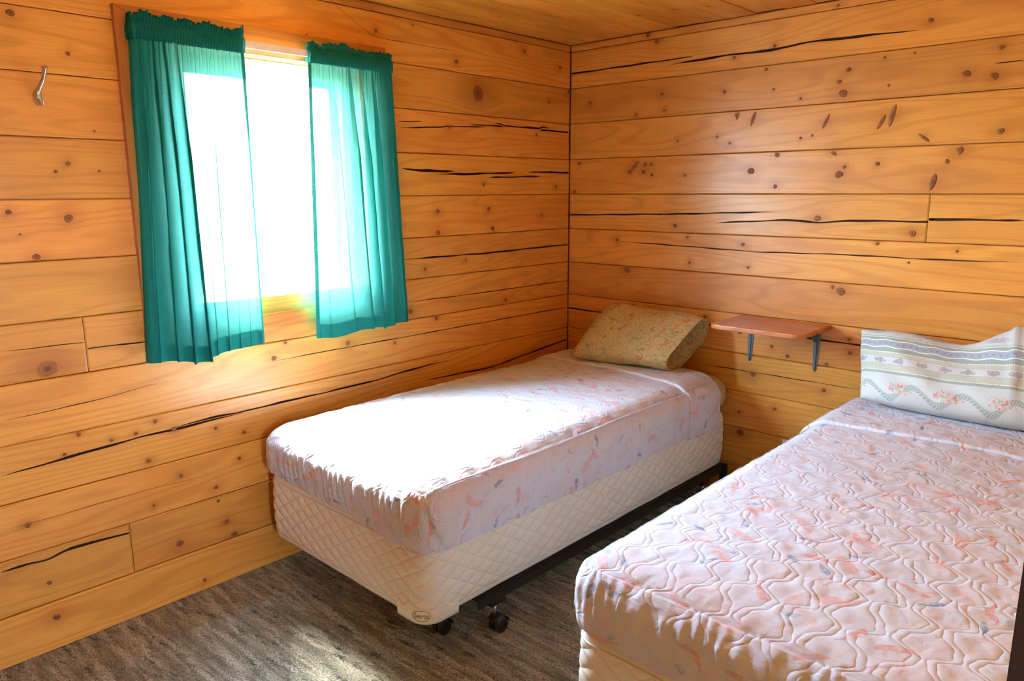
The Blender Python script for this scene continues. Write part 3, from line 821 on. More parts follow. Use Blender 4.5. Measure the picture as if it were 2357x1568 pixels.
# dark door frame of the doorway beside the camera
door = structure(empty('door_1', (2.655, -3.1, 0)))
box('jamb', ((2.597, 2.755), (-2.809, -2.789), (0, 2.046)), DARK_WOOD, door, .0006)
box('jamb', ((2.597, 2.755), (-3.57, -3.55), (0, 2.046)), DARK_WOOD, door, .0006)
box('head_jamb', ((2.597, 2.755), (-3.55, -2.809), (2.026, 2.046)), DARK_WOOD, door, .0006)
# added unseen passage behind the camera; opening placed and sized to give fill light
v, f = boxes([((4.45, 4.6), (-5.0, -3.80), (0, 2.40)), ((4.45, 4.6), (-3.35, .15), (0, 2.40)), ((4.45, 4.6), (-3.80, -3.35), (0, 1.22)), ((4.45, 4.6), (-3.80, -3.35), (1.64, 2.40)),
              ((2.75, 4.45), (-5.0, -4.85), (0, 2.40)), ((2.75, 4.45), (-.15, 0), (0, 2.40)), ((2.63, 2.75), (-5.0, -3.75), (0, 2.40))])
wall_hall_fill = structure(obj('wall_hall_fill', v, f, WALL_BACKING))
portal('fill_opening_portal', (4.62, -3.575, 1.43), (0, math.pi/2, 0), .46, .5)

# ------------------------------------------------------------------ window
win = structure(empty('window_1', (0, -1.8, .985)))
def board(name, parent, mat, bx, along, bevel=.002):
    """box with a grain attribute running along axis `along`"""
    bm = bmesh.new()
    (x0, x1), (y0, y1), (z0, z1) = bx
    bmesh.ops.create_cube(bm, size=1, matrix=Matrix.Translation(((x0+x1)/2, (y0+y1)/2, (z0+z1)/2)) @ Matrix.Diagonal((x1-x0, y1-y0, z1-z0, 1)))
    bmesh.ops.bevel(bm, geom=bm.edges[:], offset=bevel, segments=2, affect='EDGES', profile=.6)
    bm.verts.index_update()
    V = np.array([tuple(q.co) for q in bm.verts]); F = [[q.index for q in x.verts] for x in bm.faces]
    bm.free()
    o3 = [i for i in range(3) if i != along]
    G = np.stack([V[:, along], V[:, o3[0]]+V[:, o3[1]], 0*V[:, 0]], -1)
    return obj(name, V, F, mat, parent, False, {'grain': G})

def mitred(name, parent, p, along, x0, x1):
    """casing board from a quad outline p [(y,z)*4], thickness x0..x1"""
    V = [(x0, *q) for q in p]+[(x1, *q) for q in p]
    ctr = np.mean(np.array(p), 0)
    ins = [tuple(np.array(q)+(ctr-np.array(q))/np.linalg.norm(ctr-np.array(q))*.002) for q in p]
    V = [(x0, *q) for q in p]+[(x1-.002, *q) for q in p]+[(x1, *q) for q in ins]
    F = [(0, 1, 2, 3), (8, 9, 10, 11)]
    for k in range(4):
        k2 = (k+1) % 4
        F += [(k, k2, 4+k2, 4+k), (4+k, 4+k2, 8+k2, 8+k)]
    A = np.array(V, float)
    G = np.stack([A[:, along], A[:, 3-along]+A[:, 0], 0*A[:, 0]], -1)
    o = obj(name, V, F, PINE_TRIM, parent, False, {'grain': G})
    bm = bmesh.new(); bm.from_mesh(o.data); bmesh.ops.recalc_face_normals(bm, faces=bm.faces[:]); bm.to_mesh(o.data); bm.free()
    return o
Y0, Y1, Z0, Z1 = -2.335, -1.265, .985, 2.092
CW = .098
CL, CR = .175, .125
mitred('casing', win, [(Y0, Z0), (Y0, Z1), (Y0+CL, Z1-CW), (Y0+CL, Z0+.055)], 2, .0015, .022)
mitred('casing', win, [(Y1, Z0), (Y1, Z1), (Y1-CR, Z1-CW), (Y1-CR, Z0+.055)], 2, .0015, .022)
mitred('casing', win, [(Y0, Z1), (Y1, Z1), (Y1-CR, Z1-CW), (Y0+CL, Z1-CW)], 1, .0015, .022)
mitred('casing', win, [(Y0, Z0), (Y1, Z0), (Y1-CR, Z0+.055), (Y0+CL, Z0+.055)], 1, .0015, .022)
ya, yb, za, zb = Y0+CL, Y1-CR, Z0+.055, Z1-CW
board('jamb_board', win, PINE_TRIM, ((-.15, .004), (ya-.030, ya), (za-.03, zb+.03)), 2)
board('jamb_board', win, PINE_TRIM, ((-.15, .004), (yb, yb+.030), (za-.03, zb+.03)), 2)
board('head_board', win, PINE_TRIM, ((-.15, .004), (ya, yb), (zb, zb+.030)), 1)
board('sill_board', win, PINE_TRIM, ((-.17, .004), (ya, yb), (za-.030, za)), 1)
fr = box('window_frame', [((-.14, -.06), (ya, ya+.05), (za, zb)), ((-.14, -.06), (yb-.05, yb), (za, zb)), ((-.14, -.06), (ya+.05, yb-.05), (zb-.045, zb)), ((-.14, -.06), (ya+.05, yb-.05), (za, za+.03))], WHITE_VINYL, win, .003)
ym = (ya+yb)/2
for a, b, xx in ((ya+.05, ym+.015, -.105), (ym-.015, yb-.05, -.128)):
    sash = box('window_sash', [((xx, xx+.022), (a, a+.03), (za+.03, zb-.045)), ((xx, xx+.022), (b-.03, b), (za+.03, zb-.045)), ((xx, xx+.022), (a+.03, b-.03), (zb-.072, zb-.045)), ((xx, xx+.022), (a+.03, b-.03), (za+.03, za+.055))], WHITE_VINYL, win, .002)
    box('pane', ((xx+.008, xx+.013), (a+.028, b-.028), (za+.053, zb-.070)), GLASS, sash)

# ------------------------------------------------------------------ curtains on a white flat rod
rodt = thing(empty('curtain_rod', (.03, -1.77, 2.018)), 'flat white curtain rod across the top of the window, bare between the two curtains', 'curtain rod')
RX, RZ0, RZ1 = .060, 2.006, 2.030
rp = [(.022, -2.298), (.048, -2.298), (.057, -2.294), (RX, -2.284), (RX, -1.286), (.057, -1.276), (.048, -1.272), (.022, -1.272)]
V, F = [], []
for (x, y) in rp:
    V += [(x, y, RZ0), (x, y, RZ1)]
n = len(rp)
F = [(2*i, 2*i+2, 2*i+3, 2*i+1) for i in range(n-1)]
ro = obj('rod_strip', V, F, WHITE_VINYL, rodt)
sm = ro.modifiers.new('thick', 'SOLIDIFY'); sm.thickness = .003; sm.offset = 0
for y in (-2.298, -1.272):
    box('bracket', ((.0225, .0285), (y-.006, y+.006), (2.002, 2.034)), WHITE_VINYL, rodt, .001)

def curtain(name, label, yt0, yt1, yb0, yb1, folds, zb, seed, gath, wall_end):
    """folds: (s at top, s at bottom, width, depth) ; zb(s) hem height"""
    root = thing(empty(name, (RX, (yt0+yt1)/2, 2.0)), label, 'curtain', 'green window curtains')
    ZT = 1.990
    def place(s, t, z, extra=0):
        y = (yt0+(yt1-yt0)*s)*(1-t)+(yb0+(yb1-yb0)*s)*t
        x = RX+.004+0*s
        fine = (.0055*np.sin(2*np.pi*gath*s+1.3*np.sin(9*s+seed))+.003*np.sin(2*np.pi*gath*1.73*s+seed))*np.exp(-t*9)
        x = x+fine
        g = .30+.70*np.minimum(1, t*3)
        for st, sb, wd, dp, ov in folds:
            c = st+(sb-st)*t
            wq = wd*(.35+.65*np.minimum(1, t*2.2))
            e = np.exp(-((s-c)/wq)**2)
            x = x+dp*g*e
            y = y-(yt1-yt0)*ov*(s-c)*e*np.minimum(1, t*3)
        x = x+.0022*wob(s*3, t*2.2, seed, .25, seed)*np.minimum(1, t*4)
        x = x+.0016*np.sin(2*np.pi*(7.3*s+.6*np.sin(2*t+seed)))*np.minimum(1, t*5)*(1-.4*t)
        return np.stack([np.maximum(x+extra, .066+extra*.3), y, z], -1)
    ns, ntt = 260, 90
    s = np.linspace(0, 1, ns)
    tt = np.linspace(0, 1, ntt)
    S, T = np.meshgrid(s, tt, indexing='ij')
    Zb = np.array([zb(q) for q in s])[:, None]
    P = place(S, T, ZT+(Zb-ZT)*T)
    # the cloth turns back to the wall round the end of the rod
    edge = P[0 if wall_end < 0 else -1]
    cols = []
    for k in range(1, 9):
        q = k/8
        c = edge.copy()
        c[:, 0] = edge[:, 0]+(.026-edge[:, 0])*q+.003*np.sin(q*6+T[0]*5)
        c[:, 1] = edge[:, 1]+wall_end*(.004*np.sin(q*math.pi)+.002*q)
        cols.append(c)
    P = np.concatenate([np.array(cols[::-1]), P]) if wall_end < 0 else np.concatenate([P, np.array(cols)])
    obj('curtain_panel', P.reshape(-1, 3), grid_faces(ns+8, ntt), CURTAIN, root, True)
    # hem: the cloth turned up once behind itself
    th = np.linspace(.944, 1.0, 8)
    S, T = np.meshgrid(s, th, indexing='ij')
    P = place(S, T, ZT+(Zb-ZT)*T, -.0028)
    obj('hem', P.reshape(-1, 3), grid_faces(ns, 8), CURTAIN, root, True)
    # turned side hems
    for a, b in ((0, .035), (.965, 1)):
        s2 = np.linspace(a, b, 8)
        S, T = np.meshgrid(s2, np.linspace(0, .944, 60), indexing='ij')
        Z2 = np.interp(s2, s, Zb[:, 0])[:, None]
        P = place(S, T, ZT+(Z2-ZT)*T, -.0026)
        obj('side_hem', P.reshape(-1, 3), grid_faces(8, 60), CURTAIN, root, True)
    # rod pocket and ruffle: a tube of cloth gathered round the rod
    nh = 420
    s = np.linspace(0, 1, nh)
    y = yt0+(yt1-yt0)*s
    g1 = np.sin(2*np.pi*gath*1.5*s+2.0*np.sin(7*s+seed))+.6*np.sin(2*np.pi*gath*2.9*s+seed*2)
    g2 = wob(s*14, seed, 0, 1.0, 3+seed)
    prof = [(.0040, 1.984), (.0130, 1.988), (.0140, 2.004), (.0135, 2.020), (.0125, 2.031), (.0045, 2.037), (.0050, 2.046), (.0065, 2.055), (.0080, 2.062),
            (.0050, 2.062), (.0020, 2.055), (-.0005, 2.046), (-.0015, 2.037), (-.0075, 2.030), (-.0080, 2.004), (-.0075, 1.990), (.0010, 1.984)]
    rowsV = []
    for k, (px_, pz) in enumerate(prof):
        am = .0042 if k < 4 or k > 13 else (.0018 if pz < 2.04 else .0080)
        lag = 1.5*(pz-2.0)/.06
        gg = np.sin(2*np.pi*gath*1.5*s+2.0*np.sin(7*s+seed)+lag)+(.6 if pz < 2.04 else .2)*np.sin(2*np.pi*gath*2.9*s+seed*2-lag*1.7)
        zz = pz+(g2*.009+.0024*np.sin(2*np.pi*gath*.9*s+3*np.sin(5*s+seed))+.0014*g1 if pz > 2.04 else (.0015*gg if pz > 1.99 else .001*g1))*(pz-1.984)/.07*1.3
        rowsV.append(np.stack([RX+px_+am*gg*(1 if px_ > 0 or pz > 2.04 else .3), y+.003*gg*(pz-1.98)/.08, zz], -1))
    P = np.stack(rowsV, 1)
    m = len(prof)
    sec = P[0 if wall_end < 0 else -1]
    ye = yt0 if wall_end < 0 else yt1
    cols = []
    for k in range(1, 15):
        q = k/14
        an = min(1, q*3)*math.pi/2
        o_ = (sec[:, 0]-RX)*(1-.55*min(1, q*3))
        c = sec.copy()
        c[:, 0] = RX+o_*math.cos(an)-(RX-.027)*max(0, q-.08)/.92+.0016*np.sin(k*2.4+sec[:, 2]*90)
        c[:, 1] = ye+wall_end*(o_*math.sin(an)+.0035*math.sin(k*2.2))
        c[:, 2] = sec[:, 2]+.003*math.sin(k*1.9)*(sec[:, 2] > 2.04)
        cols.append(c)
    P = np.concatenate([np.array(cols[::-1]), P]) if wall_end < 0 else np.concatenate([P, np.array(cols)])
    nh = nh+14
    i, j = np.meshgrid(np.arange(nh-1), np.arange(m), indexing='ij')
    j2 = (j+1) % m
    F = np.stack([i*m+j, i*m+j2, (i+1)*m+j2, (i+1)*m+j], -1).reshape(-1, 4)
    obj('header', P.reshape(-1, 3), F, CURTAIN, root, True)
    return root

curtain('curtain', 'green ruffle-topped curtain on the left half of the window, hanging near the coat hook', -2.298, -1.925, -2.350, -1.925,
        [(.05, .07, .05, .020, 1.2), (.15, .20, .04, .034, 1.7), (.24, .33, .045, .044, 1.8), (.34, .46, .045, .050, 1.8), (.50, .56, .014, .010, 1.5), (.64, .66, .018, .014, 1.6), (.78, .77, .012, .008, 1.4), (.88, .87, .010, .006, 1.3), (.97, .97, .03, .012, .5)],
        lambda s: .930-.022*math.exp(-((s-.36)/.12)**2)-.012*math.exp(-((s-.5)/.1)**2)+.012*s*s*(.6+.4*math.sin(7*s)), 1, 26, -1)
curtain('curtain', 'green ruffle-topped curtain on the right half of the window, hanging above the bed', -1.668, -1.272, -1.700, -1.222,
        [(.04, .03, .02, .008, .8), (.16, .14, .010, .006, 1.3), (.28, .40, .014, .010, 1.5), (.46, .55, .05, .036, 1.7), (.60, .68, .04, .034, 1.7), (.76, .80, .035, .026, 1.4), (.93, .95, .04, .014, .8)],
        lambda s: .925-.014*math.exp(-((s-.22)/.18)**2)-.010*math.exp(-((s-.72)/.06)**2)+.006*s, 5, 26, 1)

# ------------------------------------------------------------------ beds
def quilt_h(u, v, P=.068, L=.125):
    """puffed height of onion quilting: pairs of mirrored wavy stitch lines running along v"""
    best = np.full(np.shape(u), 1e9)
    for off, amp in ((0.0, .30), (.018, .30)):
        k0 = np.floor((u-off)/P)
        for dk in (-1, 0, 1, 2):
            k = k0+dk
            sg = np.where(np.mod(k, 2) == 0, 1.0, -1.0)
            ph = 2*np.pi*v/L
            c = k*P+off+sg*amp*P*(np.sin(ph)+.14*np.sin(2*ph)+.17*np.sin(3*ph))
            sl = amp*P*(2*np.pi/L)*(np.cos(ph)+.28*np.cos(2*ph)+.51*np.cos(3*ph))
            best = np.minimum(best, np.abs(u-c)/np.sqrt(1+sl*sl))
    return 1-np.exp(-(best/.012)**1.5), best

def soft_slab(W, L, zt, zb, R, ny0, ny1, step, foot=True, nlip=0):
    """top + three hanging sides of a cloth over a mattress. local x 0..W, y 0 (foot) .. L (head).
    returns vertices P, flat coords Q (u,v,0), faces; rounded edges of radius R"""
    def along(a, b, s): return np.linspace(a, b, max(2, int(round(abs(b-a)/s))+1))
    X = along(0, W, step); Y = along(ny0, ny1, step)
    if nlip: Y = np.concatenate([ny0-1e-5*np.arange(nlip, 0, -1), Y])
    Zs = along(zt, zb, step)[1:]
    P, Q, F = [], [], []
    A, B = np.meshgrid(X, Y, indexing='ij')
    P.append(np.stack([A, B, 0*A+zt], -1).reshape(-1, 3)); Q.append(np.stack([A, B, 0*A], -1).reshape(-1, 3))
    nx, ny = len(X), len(Y)
    F.append(grid_faces(nx, ny))
    base = nx*ny
    idx = np.arange(base).reshape(nx, ny)
    left = idx[0, ::-1]
    if foot:
        per = np.concatenate([left, idx[1:, 0], idx[-1, 1:]])
        side = np.concatenate([np.zeros(ny, int), np.ones(nx-1, int), np.full(ny-1, 2)])
        side[ny-1] = 1
        side[ny+nx-2] = 1
        segs = [(per, side)]
    else:
        segs = [(left, np.zeros(ny, int)), (idx[-1, :], np.full(ny, 2))]
    top_p = P[0]
    for per, side in segs:
        n = len(per); m = len(Zs)
        bp = top_p[per]
        PP = np.repeat(bp[:, None, :], m, 1).copy(); PP[:, :, 2] = Zs[None, :]
        dz = zt-Zs[None, :]+0*PP[:, :, 2]
        u = np.where(side[:, None] == 0, -bp[:, None, 1], np.where(side[:, None] == 2, W+bp[:, None, 1], bp[:, None, 0]))+0*dz
        QQ = np.stack([u, -dz, 1+side[:, None]+0*u], -1)
        g = grid_faces(n, m, base)[:, ::-1]
        first = base+np.arange(n)*m
        cap = np.stack([per[:-1], first[:-1], first[1:], per[1:]], -1)
        F += [g[:, ::-1], cap]
        P.append(PP.reshape(-1, 3)); Q.append(QQ.reshape(-1, 3))
        base += n*m
    P, Q, F = np.concatenate(P), np.concatenate(Q), np.concatenate(F)
    lo = np.array([R, R if foot else -9, -9]); hi = np.array([W-R, 99, zt-R])
    c = np.clip(P, lo, hi)
    d = P-c
    ln = np.linalg.norm(d, axis=1)
    m = ln > 1e-6
    # the cloth hugs a superelliptic edge
    Nn = np.zeros_like(P)
    Nn[m] = d[m]/ln[m][:, None]
    P2 = P.copy()
    P2[m] = c[m]+Nn[m]*R
    flat = ~m
    Nn[flat] = (0, 0, 1)
    return P2, Nn, Q, F

def rot_ok(o):
    bm = bmesh.new(); bm.from_mesh(o.data)
    bmesh.ops.recalc_face_normals(bm, faces=bm.faces[:])
    bm.to_mesh(o.data); bm.free()

def full_slab(W, L, z0, z1, Rv, Re, step):
    """closed box: vertical corner radius Rv, edge radius Re. Perimeter strip + caps."""
    per, Q1 = [], []
    def seg(a, b):
        n = max(2, int(round(math.dist(a, b)/step)))
        return [tuple(np.array(a)+(np.array(b)-np.array(a))*k/n) for k in range(n)]
    cor = []
    for cx_, cy_, a0 in ((W-Rv, Rv, -90), (W-Rv, L-Rv, 0), (Rv, L-Rv, 90), (Rv, Rv, 180)):
        na = max(6, int(Rv*1.57/step))
        cor.append([(cx_+Rv*math.cos(math.radians(a0+90*k/na)), cy_+Rv*math.sin(math.radians(a0+90*k/na))) for k in range(na+1)])
    for k in (2, 3, 0, 1):
        per += cor[k][:-1]
        per += seg(cor[k][-1], cor[(k+1) % 4][0])
    per = np.array(per)
    d = np.linalg.norm(np.roll(per, -1, 0)-per, axis=1)
    sarc = np.concatenate([[0], np.cumsum(d)[:-1]])
    nxt, prv = np.roll(per, -1, 0), np.roll(per, 1, 0)
    tg = nxt-prv; tg /= np.linalg.norm(tg, axis=1)[:, None]
    nr = np.stack([tg[:, 1], -tg[:, 0]], -1)
    prof = []
    ne = 5
    for k in range(ne): prof.append((Re*(1-math.sin(math.pi/2*k/ne)), Re*(1-math.cos(math.pi/2*k/ne))))
    H = z1-z0
    prof = [(Re-Re*math.sin(math.pi/2*k/ne), Re-Re*math.cos(math.pi/2*k/ne)) for k in range(ne+1)]
    zz = [(i_, z_) for i_, z_ in prof]
    nm = int((H-2*Re)/step)
    mid = [(0, Re+(H-2*Re)*k/nm) for k in range(1, nm)]
    topp = [(i_, H-z_) for i_, z_ in prof[::-1]]
    col = zz+mid+topp
    ins = np.array([c[0] for c in col]); hz = np.array([c[1] for c in col])
    # inset rows for the caps
    P = np.zeros((len(per), len(col), 3)); Nn = np.zeros_like(P)
    P[:, :, :2] = per[:, None, :]-nr[:, None, :]*ins[None, :, None]
    P[:, :, 2] = z0+hz
    Nn[:, :, :2] = nr[:, None, :]
    Q = np.stack([np.repeat(sarc[:, None], len(col), 1), np.repeat(hz[None, :], len(per), 0), 0*P[:, :, 0]+H/2], -1)
    return P, Nn, Q, sarc, hz, nr

def box_spring(name, label, x0, y0, W, L, z0, z1):
    root = thing(empty(name, (x0+W/2, y0+L/2, z0)), label, 'box spring')
    P, Nn, Q, sarc, hz, nr = full_slab(W, L, z0, z1, .062, .018, .0065)
    H = z1-z0
    a, b = .052, .052
    u, v = Q[:, :, 0], Q[:, :, 1]-H/2
    q1 = (u*.62+v)/a; q2 = (u*.62-v)/b
    d = np.minimum(np.abs(q1-np.round(q1))*a, np.abs(q2-np.round(q2))*b)*.85
    puff = 1-np.exp(-(d/.0085)**1.2)
    border = np.clip((np.minimum(Q[:, :, 1]-.028, H-.022-Q[:, :, 1]))/.012, 0, 1)
    amp = .0045*border
    bulge = .006*np.sin(np.pi*np.clip(Q[:, :, 1]/H, 0, 1))
    P = P+Nn*(amp*puff+bulge+.0015*wob(u*9, v*9, 0, 1, 3))[:, :, None]
    n, m = P.shape[:2]
    F = list(grid_faces(n, m, 0, True))
    V = P.reshape(-1, 3); QV = Q.reshape(-1, 3)
    F = [tuple(f_) for f_ in F]+[tuple(np.arange(n)*m)[::-1], tuple(np.arange(n)*m+m-1)]
    o = obj('ticking', V, F, TICKING, root, True, {'quv': QV})
    rot_ok(o)
    rimp = [tuple(p) for p in (P[:, m-7]+Nn[:, m-7]*.0005)]
    V, F = tube(rimp+[rimp[0]], .0028, 6)
    obj('piping', V, F, TICKING, root, True, {'quv': [(0, 0, 0)]*len(V)})
    for o in root.children:
        o.data.transform(Matrix.Translation((x0, y0, 0)))
    return root

B1X, B1Y, BW, BL = .105, -1.972, .93, 1.935
B2X, B2Y = 1.622, -1.985
ZB0, ZB1, ZM = .178, .442, .640
BS1 = box_spring('box_spring', 'cream diamond-quilted box spring under the bed beside the window wall', B1X, B1Y, BW, BL, ZB0, ZB1)
BS2 = box_spring('box_spring', 'cream diamond-quilted box spring mostly hidden under the quilt nearest the camera', B2X, B2Y, BW, BL, ZB0, ZB1)

# plastic corner guard with printed emblem at the foot corner of the first box spring
def guard(root, x0, y0):
    R = .062+.0075
    cx_, cy_ = x0+BW-.062, y0+.062
    q = R*math.pi/4
    def pos(s, z, lift=0.0):
        """s = arc distance from the corner's middle, + towards the side face"""
        rr = R+lift
        if s < -q: return (cx_+(s+q), cy_-rr, z)
        if s > q: return (cx_+rr, cy_+(s-q), z)
        a = -math.pi/4+s/R
        return (cx_+rr*math.cos(a), cy_+rr*math.sin(a), z)
    def topz(s):
        return ZB0+float(np.interp(abs(s), [0, .03, .055, .068, .085, .098, .112, .124], [.046, .049, .060, .061, .043, .041, .049, .046]))
    S = np.linspace(-.124, .124, 90)
    V, F = [], []
    for s in S:
        e = 1 if abs(s) < .1235 else 0
        zt = topz(s)
        for z, l in ((ZB0-.002, -.004), (ZB0-.003, .002*e), (ZB0+.010, .0035*e), (zt-.010, .0035*e), (zt-.003, .0035*e), (zt, .001*e), (zt, -.004)):
            V.append(pos(s, z, l))
    F = grid_faces(len(S), 7)
    o = obj('corner_guard', V, F, WHITE_PLASTIC, root, True)
    rot_ok(o)
    ring = []
    for k in range(41):
        a = 2*math.pi*k/40
        ring.append(pos(-.016+.029*math.cos(a), ZB0+.0265+.0175*math.sin(a), .0042))
    V, F = tube(ring, .0011, 6)
    obj('emblem_ring', V, F, GOLD_INK, o)
    cu = bpy.data.curves.new('emblem_text', 'FONT')
    cu.body = 'Serta'
    cu.size = .0235
    cu.align_x = 'CENTER'
    cu.extrude = .0004
    cu.offset = .0005
    to = bpy.data.objects.new('emblem_text_curve', cu)
    C.objects.link(to)
    me = bpy.data.meshes.new_from_object(to.evaluated_get(bpy.context.evaluated_depsgraph_get()))
    V = [pos(-.016+q_.co.x, ZB0+.0185+q_.co.y, .0040+q_.co.z) for q_ in me.vertices]
    F = [tuple(p.vertices) for p in me.polygons]
    bpy.data.objects.remove(to)
    obj('emblem_text', V, F, GOLD_INK, o)
guard(BS1, B1X, B1Y)

def mattress(name, label, x0, y0, mat):
    W, L = BW, BL+.01
    root = thing(empty(name, (x0+W/2, y0+L/2, ZB1)), label, 'mattress')
    P, Nn, Q, sarc, hz, nr = full_slab(W, L, ZB1+.004, ZM-.018, .09, .075, .018)
    n, m = P.shape[:2]
    hd = np.clip((P[:, :, 1]-(L-.24))/.14, 0, 1)
    P = P+Nn*((.006+.013*hd)*np.sin(np.pi*np.clip(Q[:, :, 1]/(ZM-.016-ZB1), 0, 1))+.004*wob(P[:, :, 0]*8, P[:, :, 1]*8, P[:, :, 2]*14, 1, 2))[:, :, None]
    QV = np.stack([P[:, :, 0]+P[:, :, 2], P[:, :, 1]+P[:, :, 2]*.6, 0*P[:, :, 0]], -1)
    ctr = np.array([W/2, L/2])
    rings = []
    F = [tuple(f_) for f_ in grid_faces(n, m, 0, True)]+[tuple(np.arange(n)*m)[::-1], tuple(np.arange(n)*m+m-1)]
    V = P.reshape(-1, 3)+np.array([x0, y0, 0])
    o = obj('fitted_sheet', V, F, mat, root, True, {'quv': QV.reshape(-1, 3)})
    rot_ok(o)
    return root
mattress('mattress', 'mattress in an olive paisley sheet showing at the head of the window-side bed', B1X, B1Y, PAISLEY)
mattress('mattress', 'mattress wholly covered by the pale quilt of the bed by the doorway', B2X, B2Y, PAISLEY)

def quilt(name, label, x0, y0, seed, head, fold, step, hemz, zt=ZM, W=BW+.022):
    ox, oy = x0-.011, y0-.014
    R = .086
    L = head-oy
    root = thing(empty(name, (x0+BW/2, (y0+head)/2, hemz)), label, 'quilt')
    def make(ny0, ny1, foot, lift, lip, zb, pname):
        P, Nn, Q, F = soft_slab(W, L, zt, zb, R, ny0, ny1, step, foot=foot, nlip=10 if lip else 0)
        h, dist = quilt_h(Q[:, 0]+seed*.31, Q[:, 1]+seed*.17)
        side = Q[:, 2] > .5
        x, y, z = P.T
        topc = np.clip((x/W)*(1-x/W)*4, 0, 1)
        yy = np.clip(y/.25, 0, 1)
        dzt = .017*topc*yy-.006+.0035*wob(x*2.2, y*2.2, 0, .5, seed)
        P[:, 2] += np.where(z > zt-.10, dzt*np.clip((z-zt+.10)/.10, 0, 1), 0)
        # sides: belly a little, hang in soft folds, hem wanders
        tq = np.clip((zt-z)/(zt-zb), 0, 1)
        perim = Q[:, 0]
        fold_ = wob(perim*5.5, seed, tq*.7, .6, seed+1)
        out = tq*(.006*fold_+.006)+.008*np.sin(np.pi*tq)
        hem = .012*wob(perim*2.4, seed*3.1, 0, .6, seed+2)
        # extra cloth hangs lower and bunches at the foot corners
        cornr = np.exp(-((x-W)/.10)**2-(y/.10)**2)
        cornl = np.exp(-(x/.08)**2-(y/.08)**2)
        wf = np.clip(1-y/.16, 0, 1)
        frontl = wf*(.036*(1-x/W)+.026)+(1-wf)*.012*np.clip(1-y/L, 0, 1)
        P[:, 2] += tq*tq*(hem*.6*side-.014*cornr+frontl)*np.where(side, 1, 0)
        # cloth folded over itself at the visible foot corner
        sp = perim-(W+.012+.075*tq**1.5)
        pleat = np.where((Q[:, 2] > 1.5) & (tq > .08), np.clip(sp/.006+.5, 0, 1)*np.exp(-np.clip(sp, 0, 9)/.10)*np.clip(tq*3, 0, 1), 0)
        pleat = pleat-np.where(Q[:, 2] > 1.5, .6*np.exp(-((perim-(W-.105+.01*np.sin(tq*4)))/.006)**2)*np.clip(tq*2, 0, 1), 0)
        pk = .0022*np.sin(perim*150+3*np.sin(perim*23+seed))*np.exp(-((tq-.45)/.35)**2)*(Q[:, 2] == 2)
        pk = pk+.0009*np.sin(perim*210+2*np.sin(tq*9+perim*17))*tq*np.where(side, 1, 0)
        amp = np.where(side, .0022, .0022)
        off = amp*h+np.where(side, out+(.010*pleat if foot else 0)+pk, 0)+0.0014*wob(Q[:, 0]*30, Q[:, 1]*30, seed, 1, seed+3)
        off = off+.0006*wob(Q[:, 0]*75, Q[:, 1]*60, seed+3, 1, seed+4)
        if lip:
            wave = .010*np.sin(x*5+seed)+.006*np.sin(x*13)
            th = math.radians(90)-np.clip((ny0-y)/1e-5, 0, 10)/10*math.radians(165)
            r_ = lift*.5
            off = np.where(y < ny0-1e-7, off*np.clip((np.sin(th)+1)/2, 0, 1), off)+r_*(1+np.sin(th))-.002
            P[:, 1] += -r_*np.cos(th)*(th < 1.57)+wave*np.exp(-((y-ny0)/.15)**2)
        P = P+Nn*off[:, None]
        V = P+np.array([ox, oy, 0])
        QQ = Q.copy(); QQ[:, :2] += seed*1.37; QQ[:, 2] = 0
        o = obj(pname, V, F, QUILT, root, True, {'quv': QQ})
        rot_ok(o)
        return o
    o = make(0, L, True, 0, False, hemz, 'quilt_cover')
    make(fold-oy, L+.012, False, .015, True, hemz-.004, 'turned_back_edge')
    # corded seam along the two long top edges
    for xx in (W-.004,):
        pts = []
        for y in np.arange(.06, L-.02, .02):
            a = math.radians(38)
            px_ = W-R+(R+.0065)*math.cos(a); pz = zt-R+(R+.0065)*math.sin(a)
            pts.append((ox+px_+.0015*math.sin(y*31), oy+y, pz+.004*math.sin(y*6+seed)))
        V, F = tube(pts, .0032, 7)
        obj('seam_piping', V, F, QUILT, root, True, {'quv': [(p[0]*.3+seed, p[1], 0) for p in V]})
    return root
quilt('quilt', 'white quilt with coral and grey-blue brush flowers on the bed below the window', B1X, B1Y, 1, -.195, -.425, .0062, .402)
quilt('quilt', 'white quilt with coral and grey-blue brush flowers on the bed nearest the camera', B2X, B2Y, 4, -.10, -.545, .0058, .398)

